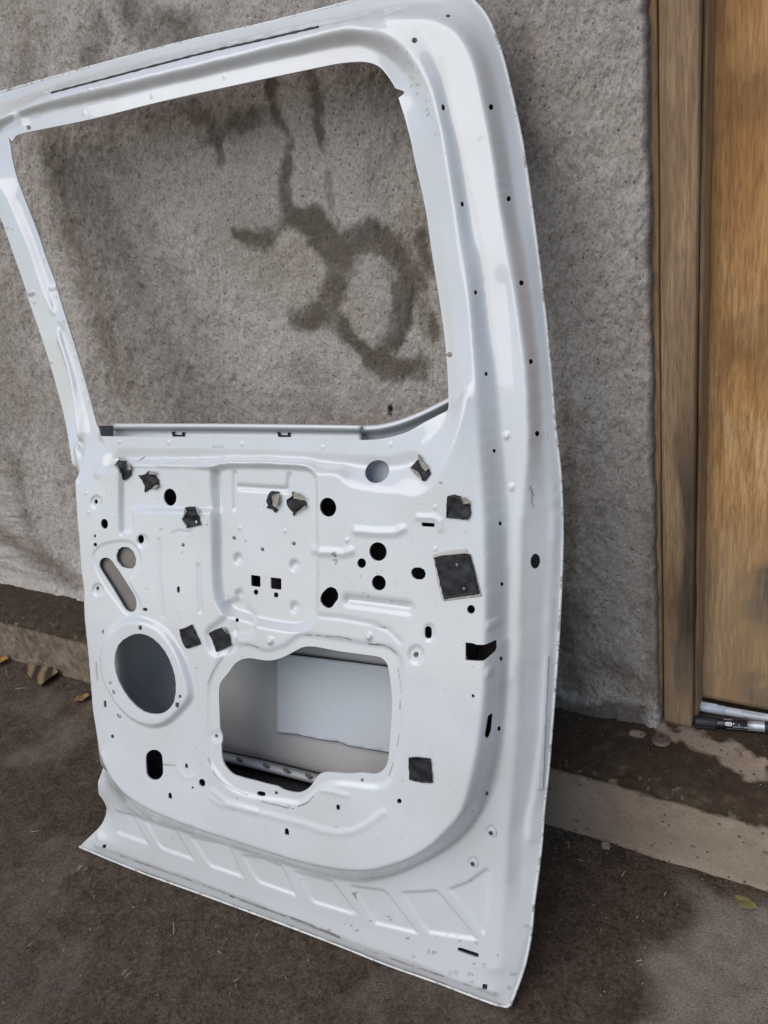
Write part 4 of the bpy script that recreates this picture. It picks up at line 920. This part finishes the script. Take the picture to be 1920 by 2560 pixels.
pad(CA([(1255, 790), (1280, 775), (1360, 772), (1375, 830), (1400, 880), (1418, 965), (1275, 997), (1280, 975), (1225, 900), (1260, 850), (1275, 825)]), [CA([(1248, 798), (1277, 825), (1235, 890)]), CA([(1226, 912), (1280, 972), (1272, 998)]), CA([(1363, 775), (1397, 800), (1407, 872), (1380, 832)])], .0026, seed=3)
pad(CB([(715, 635), (745, 612), (820, 618), (820, 640), (760, 650), (748, 700), (750, 740), (770, 780), (800, 795), (810, 808), (780, 838), (745, 800), (690, 785), (705, 760), (690, 715)]), [CB([(745, 680), (760, 650), (826, 633), (817, 720), (797, 792), (758, 765)])], seed=4)
pad(CB([(895, 705), (960, 660), (955, 625), (970, 615), (985, 680), (1070, 705), (1100, 730), (1105, 770), (1080, 778), (990, 835), (980, 868), (965, 865), (965, 830), (920, 790), (900, 740)]), [CB([(968, 616), (1040, 650), (1107, 722), (1070, 708), (975, 692)]), CB([(1107, 770), (1088, 765), (998, 840), (983, 864)])], seed=5)
pad(CC([(850, 285), (870, 300), (890, 360), (930, 405), (965, 385), (982, 430), (925, 505), (895, 508), (880, 450), (830, 400), (775, 375)]), [CC([(850, 232), (872, 235), (885, 280), (962, 380), (930, 410), (893, 372), (863, 310)]), CC([(757, 372), (785, 378), (852, 410), (893, 475), (890, 495), (820, 440)])], seed=6)
pad(CC([(1150, 670), (1190, 655), (1230, 648), (1260, 660), (1300, 668), (1322, 745), (1390, 745), (1398, 830), (1385, 885), (1360, 912), (1300, 905), (1140, 890), (1145, 800)]), [CC([(1298, 668), (1345, 688), (1393, 740), (1318, 750)])], .0012, seed=7)
sheet('pad_residue', CF([(1005, 105), (1100, 85), (1200, 62), (1352, 50), (1372, 98), (1400, 110), (1440, 250), (1505, 500), (1512, 540), (1480, 548), (1300, 568), (1118, 592), (1095, 560), (1050, 380), (1010, 160)]), 0, mat('adhesive_residue', (.55, .51, .46), .8)[0], door, lift=.0005, bulge=.0004, thick=.0004, step=5)
big = pad(CF([(1018, 140), (1100, 118), (1180, 112), (1330, 97), (1390, 105), (1440, 280), (1465, 400), (1492, 500), (1480, 520), (1300, 545), (1120, 573), (1070, 370)]), [], .0010, .0012, 8, 'large black pad with two screws', .0014)
pad(R5([(775, 507), (800, 500), (830, 485), (840, 510), (868, 570), (812, 590), (800, 585), (783, 550)]), [], .0016, seed=9)
pad(R5([(902, 523), (930, 508), (962, 497), (990, 530), (1000, 575), (970, 590), (935, 605), (920, 560)]), [R5([(958, 499), (966, 497), (986, 527), (975, 520)])], .0008, seed=10)
pad([(1021, 1894), (1040, 1892), (1057, 1894), (1076, 1896), (1079, 1925), (1082, 1957), (1055, 1957), (1024, 1950), (1022, 1920)], [], .0012, seed=11)

def disc(px, r, lift, m, parent, name, lobes=0, depth=.0008, dome=0., n=24):
    uv, hs = surf([px]); uv = uv[0]; h = hs[0]+lift; V = []; Fs = []
    rr = lambda a: r*(1+(.22*math.cos(lobes*a) if lobes else 0))
    for (k, hh_) in ((1, -depth), (1, 0), (.93, dome*.3), (.5, dome*.8)):
        for i in range(n): a = 2*PI*i/n; V.append(world(np.array(uv[0]+rr(a)*k*math.cos(a)), np.array(uv[1]+rr(a)*k*math.sin(a)), np.array(h+hh_)))
    for j in range(3):
        for i in range(n): Fs.append((j*n+i, j*n+(i+1) % n, (j+1)*n+(i+1) % n, (j+1)*n+i))
    Fs.append(tuple(3*n+i for i in range(n)))
    return mesh(name, V, Fs, m, parent, smooth_=False)
for px in ((1229.5, 2079), (1184, 2156)):
    s_ = disc(px, .0068, .0014, PAINT_DS, door, 'screw', 0, .002, .0012)
    disc((px[0]-1, px[1]+1), .0026, .0032, mat('socket_dark', (.04, .04, .05), .5)[0], s_, 'socket', 6, .0003)
for px in CF([(1268, 213), (1340, 458)]): disc(px, .0022, .0040, STEEL, big, 'screw_head', 0, .002, .001)
for px in [(585.5, 1344), (656.5, 1372.5), (735, 1358), (458, 1361.5)]: disc(px, .0026, .0006, STEEL, inner, 'rivet', 0, .001, .0008)
# stamped numerals beside the belt flange
def text(body, size, mat_, extr=0.0002):
    cu = bpy.data.curves.new('t', 'FONT'); cu.body = body; cu.size = size; cu.extrude = extr
    ob = bpy.data.objects.new('t', cu); COL.objects.link(ob); dg = bpy.context.evaluated_depsgraph_get()
    me = bpy.data.meshes.new_from_object(ob.evaluated_get(dg)); bpy.data.objects.remove(ob)
    V = np.zeros(len(me.vertices)*3); me.vertices.foreach_get('co', V); V = V.reshape(-1, 3)
    Fs = [tuple(p.vertices) for p in me.polygons]; return V, Fs
V, Fs = text('012116', .0062, None)
uv0, hs0 = surf([(531, 1119.5)]); V[:, 0] *= 1.1
Wp = world(uv0[0, 0]+V[:, 0], uv0[0, 1]+V[:, 1], hs0[0]+V[:, 2]+.0001)
z_ = np.zeros(len(Wp)); mesh('stamped_number', Wp, Fs, mat('stamp', (.50, .50, .49), .4)[0], inner)

# ================================================================== small things on the step and the ground
def frame_of(a, b):
    a, b = np.array(a), np.array(b); T = b-a; L = np.linalg.norm(T); T /= L; B = np.array([0, 0, 1.]); N_ = np.cross(B, T); N_ /= np.linalg.norm(N_); B = np.cross(T, N_); return a, T, N_, B, L
def lathe(name, a, T, N_, B, prof, m, parent, n=32, smooth_=True):
    V = []; Fs = []
    for (s, r) in prof:
        for i in range(n): t = 2*PI*i/n; V.append(a+T*s+r*(math.cos(t)*N_+math.sin(t)*B))
    k = len(prof)
    for j in range(k-1):
        for i in range(n): Fs.append((j*n+i, (j+1)*n+i, (j+1)*n+(i+1) % n, j*n+(i+1) % n))
    Fs += [tuple(range(n)), tuple((k-1)*n+i for i in range(n))[::-1]]
    return mesh(name, V, Fs, m, parent, smooth_=smooth_)
def pen_axis(p, q, r): return on_z([p], .140+r)[0], on_z([q], .140+r)[0]
BLK = mat('black_barrel', (.012, .012, .014), .22)[0]; CAPM = mat('black_cap', (.02, .019, .02), .5)[0]; SIL = mat('silver_print', (.62, .63, .65), .3, .6)[0]; WPL = mat('white_plastic', (.62, .66, .72), .35)[0]; INK = mat('black_ink', (.02, .02, .03), .6)[0]; WINK = mat('white_ink', (.8, .8, .82), .5)[0]
r1 = .0088
a, b = pen_axis((1736, 1803), (1912, 1817), r1); a, T, N_, B, L = frame_of(a, b)
bp = empty('marker_pen', a); tag(bp, 'thick black marker pen lying on the step below the wooden door, nearer the edge', 'marker pen')
lc = L*.321
lathe('cap', a, T, N_, B, [(0, r1*.86), (.0006, r1*.97), (.002, r1*1.02), (lc-.001, r1*1.04), (lc, r1*1.0), (lc+.0002, r1*.9)], CAPM, bp)
lathe('barrel', a, T, N_, B, [(lc-.001, r1*.9), (lc+.0003, r1*.95), (lc+.001, r1*.97), (L*.985, r1*.97), (L*.99, r1*.93)], BLK, bp, 48)
lathe('ring', a, T, N_, B, [(L*.982, r1*.95), (L*.984, r1*1.03), (L*.992, r1*1.03), (L*.994, r1*.95)], SIL, bp, 48)
lathe('end_plug', a, T, N_, B, [(L*.992, r1*.9), (L*.995, r1*.97), (L*1.20, r1*.95), (L*1.21, r1*.8)], CAPM, bp)
# a spring clip on the cap
Vc = []; 
for s, wdt in ((.002, .0022), (lc*.9, .002)):
    for (x, y) in ((-wdt, r1*1.01), (wdt, r1*1.01), (wdt, r1*1.22), (-wdt, r1*1.22)):
        ang = math.radians(-52); dr_ = math.cos(ang)*(-N_)+math.sin(ang)*B if False else None
        d1 = math.cos(math.radians(205))*N_+math.sin(math.radians(205))*B; d2 = np.cross(T, d1); Vc.append(a+T*s+d1*y+d2*x)
mesh('clip', Vc, [(0, 1, 2, 3), (4, 7, 6, 5), (0, 4, 5, 1), (1, 5, 6, 2), (2, 6, 7, 3), (3, 7, 4, 0)], CAPM, bp, smooth_=False)
view = CAM-(a+b)/2; view /= np.linalg.norm(view); phi0 = math.atan2(view@B, view@N_); sgn = 1 if np.cross(T, view)@(-N_*math.sin(phi0)+B*math.cos(phi0)) > 0 else -1
def wrap(V2, s0, off, r, a=a, T=T, N_=N_, B=B, phi=None, lift=.00025, flip=1):
    phi = phi0 if phi is None else phi
    # V2: x along the pen, y round it; off in metres from the line facing the camera (positive = up in the picture)
    up = B
    t1 = phi+(V2[:, 1]+off)/r*flip
    return a+(s0+V2[:, 0])[:, None]*T+(r*.97+lift)*(np.cos(t1)[:, None]*N_+np.sin(t1)[:, None]*B)
# which way round the pen is "up" in the picture
tst = (-math.sin(phi0)*N_+math.cos(phi0)*B); FL = 1 if (M3.T@tst)[1] < 0 else -1
V, Fs = text('LOGISTICS SPECIAL', .0030, None, 0); mesh('lettering', wrap(V, L*.545, -.0048, r1, flip=FL), Fs, WINK, bp)
V, Fs = text('CB', .0052, None, 0); V[:, 0] *= 1.02
def rrect(wd, ht, r, n=6):
    P = []
    for cx, cy, a0 in ((wd-r, ht-r, 0), (-wd+r, ht-r, 90), (-wd+r, -ht+r, 180), (wd-r, -ht+r, 270)):
        for k in range(n+1): t = math.radians(a0+90*k/n); P.append((cx+r*math.cos(t), cy+r*math.sin(t)))
    return np.array(P)
def strip_mesh(name, P, s0, off, m, lift):
    n = len(P); V2 = np.concatenate([P, [[P[:, 0].mean(), P[:, 1].mean()]]]); Fs_ = [(i, (i+1) % n, n) for i in range(n)]
    return mesh(name, wrap(V2, s0, off, r1, lift=lift, flip=FL), Fs_, m, bp)
strip_mesh('logo_badge', rrect(.0046, .0030, .0022), L*.487, -.0002, WINK, .00025)
mesh('logo_letters', wrap(V, L*.487-.0036, -.0022, r1, lift=.0004, flip=FL), Fs, BLK, bp)
strip_mesh('dot', rrect(.0011, .0011, .001), L*.556, .0010, WINK, .0003); strip_mesh('dot', rrect(.0007, .0007, .0006), L*.635, -.0006, WINK, .0003)
# halftone of silver dots growing into the solid silver band
Vd = []; Fd = []
for i in range(26):
    t = i/25; s = L*(.755+.225*t); half = .00026+.00050*t**.8
    for j in range(-9, 10):
        y0_ = j*.00105
        if abs(y0_) > r1*1.05: continue
        k = len(Vd); h2 = half if t < .75 else .00056; l2 = half*.9 if t < .7 else L*.225/50*1.05
        Vd += [(s-l2, y0_-h2), (s+l2, y0_-h2), (s+l2, y0_+h2), (s-l2, y0_+h2)]; Fd.append((k, k+1, k+2, k+3))
mesh('halftone_print', wrap(np.array(Vd), 0, 0, r1, lift=.00018, flip=FL), Fd, SIL, bp)
V2 = []; F2 = []
for i in range(10):
    k = len(V2); x = L*(.42+.0125*i); V2 += [(x, -.0003), (x+.0011, -.0003), (x+.0009, .0006), (x+.0002, .0006)]; F2.append((k, k+1, k+2, k+3))
mesh('small_print', wrap(np.array(V2), 0, .0070, r1, flip=FL), F2, WINK, bp)
k = [(L*.46, 0), (L*.80, 0), (L*.80, .0003), (L*.46, .0003)]; mesh('printed_line', wrap(np.array(k+[((p[0]+.0), p[1]) for p in k[:0]]), 0, -.0078, r1, flip=FL), [(0, 1, 2, 3)], WINK, bp)

r2 = .0070
a, b = pen_axis((1741, 1765), (1925, 1797), r2); a, T, N_, B, L = frame_of(a, b)
wp = empty('marker_pen.001', a); tag(wp, 'slimmer white marker pen lying against the foot of the wooden door', 'marker pen')
lc = L*.405
lathe('cap_tip', a, T, N_, B, [(0, r2*.70), (.0008, r2*.80), (.0045, r2*.84), (.0048, r2*.7)], WPL, wp)
lathe('cap', a, T, N_, B, [(.0042, r2*.8), (.0045, r2*1.0), (.006, r2*1.04), (lc, r2*1.08), (lc+.0002, r2*.9)], WPL, wp)
lathe('barrel', a, T, N_, B, [(lc-.001, r2*.85), (lc+.001, r2*.97), (lc+.002, r2*.98), (L*1.1, r2*.98), (L*1.25, r2*.95), (L*1.27, r2*.6)], WPL, wp)
Vc = []
d1 = math.cos(math.radians(72))*(-N_ if N_[1] < 0 else N_)+math.sin(math.radians(72))*B; d2 = np.cross(T, d1)
for s, wdt, yy in ((.005, .0022, 1.22), (lc*.72, .0018, 1.2)):
    for (x, y) in ((-wdt, r2*1.0), (wdt, r2*1.0), (wdt, r2*yy), (-wdt, r2*yy)): Vc.append(a+T*s+d1*y+d2*x)
mesh('clip', Vc, [(0, 1, 2, 3), (4, 7, 6, 5), (0, 4, 5, 1), (1, 5, 6, 2), (2, 6, 7, 3), (3, 7, 4, 0)], WPL, wp, smooth_=False)
view = CAM-(a+b)/2; view /= np.linalg.norm(view); phi1 = math.atan2(view@B, view@N_); tst = (-math.sin(phi1)*N_+math.cos(phi1)*B); FL2 = 1 if (M3.T@tst)[1] < 0 else -1
V2 = []; F2 = []
def q2(x0, y0, x1, y1): k = len(V2); V2.extend([(x0, y0), (x1, y0), (x1, y1), (x0, y1)]); F2.append((k, k+1, k+2, k+3))
for i in range(3):
    x = L*(.62+.105*i); wd_ = L*.098; q2(x, .0020, x+wd_, .00225); q2(x, .0045, x+wd_, .00475); q2(x, .0020, x+.0003, .0047); q2(x+wd_-.0003, .002, x+wd_, .0047)
    for j in range(4): q2(x+.0012+j*.0019, .0031, x+.0022+j*.0019, .0036)
for j in range(9): q2(L*(.645+.0105*j), -.0058, L*(.652+.0105*j), -.0047+.0003*(j % 3))
mesh('small_print', wrap(np.array(V2), 0, 0, r2, a, T, N_, B, phi1, .0003, FL2), F2, INK, wp)

# flanged nut on the step
c = on_z([(1653, 1852)], .141)[0]; RST = mat('rusty_steel', (.19, .15, .12), .6, .5)[0]
fn_ = empty('flange_nut', c); tag(fn_, 'dusty flanged steel nut lying on the step near the door post', 'nut')
ex, ey, ez = np.array([1., 0, 0]), np.array([0, 1., 0]), np.array([0, 0, 1.])
lathe('washer_flange', c, ez, ex, ey, [(0, .0135), (.0008, .0142), (.002, .0138), (.0042, .0085), (.0042, .004)], RST, fn_, 32)
V = []; Fs = []
for (z_, r_) in ((.0035, .0082), (.0088, .0082), (.0096, .0076), (.0096, .0042), (.003, .0042)):
    for i in range(24):
        t = 2*PI*i/24; k = 1/max(math.cos((t+.3) % (PI/3)-PI/6), .8) if r_ > .006 else 1; V.append(c+np.array([r_*k*math.cos(t), r_*k*math.sin(t), z_]))
for j in range(4):
    for i in range(24): Fs.append((j*24+i, j*24+(i+1) % 24, (j+1)*24+(i+1) % 24, (j+1)*24+i))
Fs.append(tuple(4*24+i for i in range(24)))
mesh('hex_body', V, Fs, RST, fn_, smooth_=False)

# dry leaves, chips, pebble and straw
def leaf(px, L, Wd, rot, col, label, z=.004, curl=.004, split=False, group=None):
    c = on_z([px], z)[0]; V = []; Fs = []; n = 12
    m, t, b_ = mat('dry_leaf', col, .7); q = NB(t); q.l(q.ramp(q.noise(120, 5), [(.3, tuple(x*.55 for x in col)), (.7, tuple(min(1, x*1.2) for x in col))]), b_.inputs['Base Color'])
    for i in range(n+1):
        s = i/n; w_ = Wd*math.sin(PI*min(1, s*.96+.03))**.8*(1+.12*math.sin(s*17))
        if split: w_ *= (.55+.45*abs(math.cos(s*PI*1.1)))
        for j in range(-2, 3):
            x = (s-.5)*L; y = j/2*w_; zz_ = curl*((j/2)**2)*(1+.4*math.sin(s*9))+curl*.5*math.sin(s*PI)*.6+.0008
            V.append(c+np.array([x*math.cos(rot)-y*math.sin(rot), x*math.sin(rot)+y*math.cos(rot), zz_]))
    for i in range(n):
        for j in range(4): k = i*5+j; Fs.append((k, k+1, k+6, k+5))
    o = mesh('dry_leaf', V, Fs, m, loc=c); md = o.modifiers.new('t', 'SOLIDIFY'); md.thickness = .0005
    tag(o, label, 'leaf', group); return o
leaf((1864, 2259), .030, .010, -.25, (.20, .17, .06), 'olive yellow oval leaf on the pale concrete patch at lower right', .003, .0015)
leaf((196, 2180), .020, .0052, 1.1, (.23, .17, .12), 'small pale brown torn leaf on the dark ground below the door corner', .003, .005)
leaf((214, 2178), .020, .0045, 2.1, (.22, .165, .12), 'narrow curled brown leaf piece beside the torn leaf on dark ground', .003, .004)
leaf((0, 1656), .046, .020, .6, (.34, .19, .045), 'bright ochre dead leaf at the left picture edge against the step', .004, .006)
leaf((207, 1748), .034, .012, .9, (.26, .17, .06), 'small ochre leaf on the ground at the left edge of the car door', .003, .004)
def lump(name, px, z, sc, rot, m, label, cat, seed=1, n=10):
    rg = np.random.default_rng(seed); c = on_z([px], z)[0]; V = []; Fs = []
    for i in range(n+1):
        a = PI*i/n
        for j in range(n*2):
            b_ = PI*j/n; d = np.array([math.sin(a)*math.cos(b_), math.sin(a)*math.sin(b_), math.cos(a)])
            d = np.sign(d)*np.abs(d)**.55; d = d*(1+.10*rg.standard_normal()*(0 < i < n))
            x, y = d[0]*sc[0], d[1]*sc[1]; V.append(c+np.array([x*math.cos(rot)-y*math.sin(rot), x*math.sin(rot)+y*math.cos(rot), max(d[2], -.9)*sc[2]+sc[2]*.8]))
    for i in range(n):
        for j in range(n*2): Fs.append((i*2*n+j, (i+1)*2*n+j, (i+1)*2*n+(j+1) % (2*n), i*2*n+(j+1) % (2*n)))
    o = mesh(name, V, Fs, m, loc=c, smooth_=False); tag(o, label, cat); return o
lump('pebble', (1515, 2118), .0, (.006, .005, .0045), .3, mat('stone', (.26, .22, .18), .85)[0], 'small pale pebble on the ground against the step', 'pebble', 2)
lump('crumb', (1664, 1772), .140, (.005, .005, .004), .3, mat('mortar', (.22, .17, .13), .9)[0], 'crumbly mortar lump at the foot of the door post', 'mortar lump', 5)
# broken piece of banded stone/wood by the step
pc = on_z(Z(0, 1400, .1808, [(285, 1525), (330, 1460), (765, 1490), (815, 1560), (565, 1745), (470, 1660)]), .0)
top = on_z(Z(0, 1400, .1808, [(300, 1500), (350, 1440), (765, 1485), (805, 1545), (560, 1725), (450, 1640)]), .014)
PV = np.concatenate([pc*np.array([1, 1, 0])+np.array([0, 0, .001]), top]); n = 6
m, t, b_ = mat('banded_wood', (.2, .12, .06), .8); q = NB(t); wv = q.n('ShaderNodeTexWave'); wv.inputs['Scale'].default_value = 9; wv.inputs['Distortion'].default_value = 4; mp = q.n('ShaderNodeMapping'); mp.inputs['Rotation'].default_value = (0, 0, -.9); q.l(q.tc.outputs['Object'], mp.inputs[0]); q.l(mp.outputs[0], wv.inputs['Vector'])
q.l(q.ramp(wv.outputs[1], [(.2, (.035, .022, .014)), (.5, (.12, .075, .035)), (.85, (.26, .18, .09))]), b_.inputs['Base Color'])
o = mesh('wood_chip', PV, [tuple(range(n))]+[tuple(range(n, 2*n))]+[(i, (i+1) % n, n+(i+1) % n, n+i) for i in range(n)], m, loc=pc.mean(0), smooth_=False)
tag(o, 'broken brown banded piece of wood lying against the step at left', 'wood chip')
STR = mat('straw', (.42, .33, .22), .7)[0]
def straw(p, q_, z, k):
    A, B_ = on_z([p], z+.0012)[0], on_z([q_], z+.0022)[0]; mid_ = (A+B_)/2+np.array([0, 0, .001])+np.random.default_rng(k).standard_normal(3)*.0006
    c = A.copy(); V, Fs = tube([A, mid_, B_], [.0005, .0006, .0003], 5)
    o = mesh('straw', V, Fs, STR, loc=c); tag(o, 'thin dry straw bit lying loose on the dirty ground or step', 'straw', 'loose straw bits on the ground'); return o
sts = [((1554, 2191), (1567, 2173)), ((1591, 2404), (1608, 2401)), ((434, 2305), (434, 2336)), ((70, 2365), (86, 2352)), ((306, 2437), (325, 2419)), ((315, 2442), (331, 2428)), ((585, 2453), (597, 2444)), ((545, 2378), (553, 2384)) , ((76, 2080), (104, 2076)), ((1442, 2148), (1462, 2154)), ((38, 1722), (66, 1719)), ((14, 1668), (18, 1692)), ((1660, 2240), (1668, 2228)), ((105, 2200), (112, 2202)), ((330, 2266), (338, 2268)), ((158, 2380), (163, 2368)), ((5, 2510), (14, 2505)), ((1500, 2318), (1503, 2330)), ((640, 2335), (644, 2338)), ((1421, 2120), (1425, 2110))]
for k, (p, q_) in enumerate(sts): straw(p, q_, .002, k)
for k, (p, q_) in enumerate([((1685, 1790), (1686, 1808)), ((1694, 1808), (1706, 1803)), ((1656, 1738), (1664, 1745))]): straw(p, q_, .141, 50+k)
for k in range(26):
    p = (random.uniform(0, 900), random.uniform(2150, 2550)) if k % 2 else (random.uniform(1400, 1900), random.uniform(2120, 2550))
    if p[1] < 2117+.37*(p[0]-198)+30 and p[0] < 1300: continue
    a_ = random.uniform(0, PI); L_ = random.uniform(3, 8); straw(p, (p[0]+L_*math.cos(a_), p[1]+L_*math.sin(a_)), .002, 80+k)

# loose grit
def grit(n, seed):
    rg = np.random.default_rng(seed); V = []; Fs = []
    while len(V) < n*6:
        if rg.random() < .8:
            x = rg.uniform(-2.2, .15); y = rg.uniform(.1, .835) if rg.random() < .7 else .84-abs(rg.normal(0, .02)); z = .0005
        else: x = rg.uniform(-1.9, .15); y = rg.uniform(.875, 1.0); z = .1385
        r = .0006+.0016*rg.random()**4; k = len(V); c = np.array([x, y, z+r*.5])
        for d in ((1, 0, 0), (0, 1, 0), (-1, 0, 0), (0, -1, 0), (0, 0, .8), (0, 0, -.8)): V.append(c+r*np.array(d)*(.7+.6*rg.random(3)))
        for i in range(4): Fs += [(k+i, k+(i+1) % 4, k+4), (k+(i+1) % 4, k+i, k+5)]
    m, t, b_ = mat('grit', (.2, .16, .12), .9); q = NB(t); q.l(q.ramp(q.noise(70, 2), [(.35, (.06, .042, .03)), (.6, (.24, .19, .15)), (.75, (.42, .37, .31))]), b_.inputs['Base Color'])
    o = mesh('grit', V, Fs, m, smooth_=False); tag(o, 'fine grit and crumbs scattered over the dirty ground and step', 'grit', kind='stuff')
grit(5200, 5)
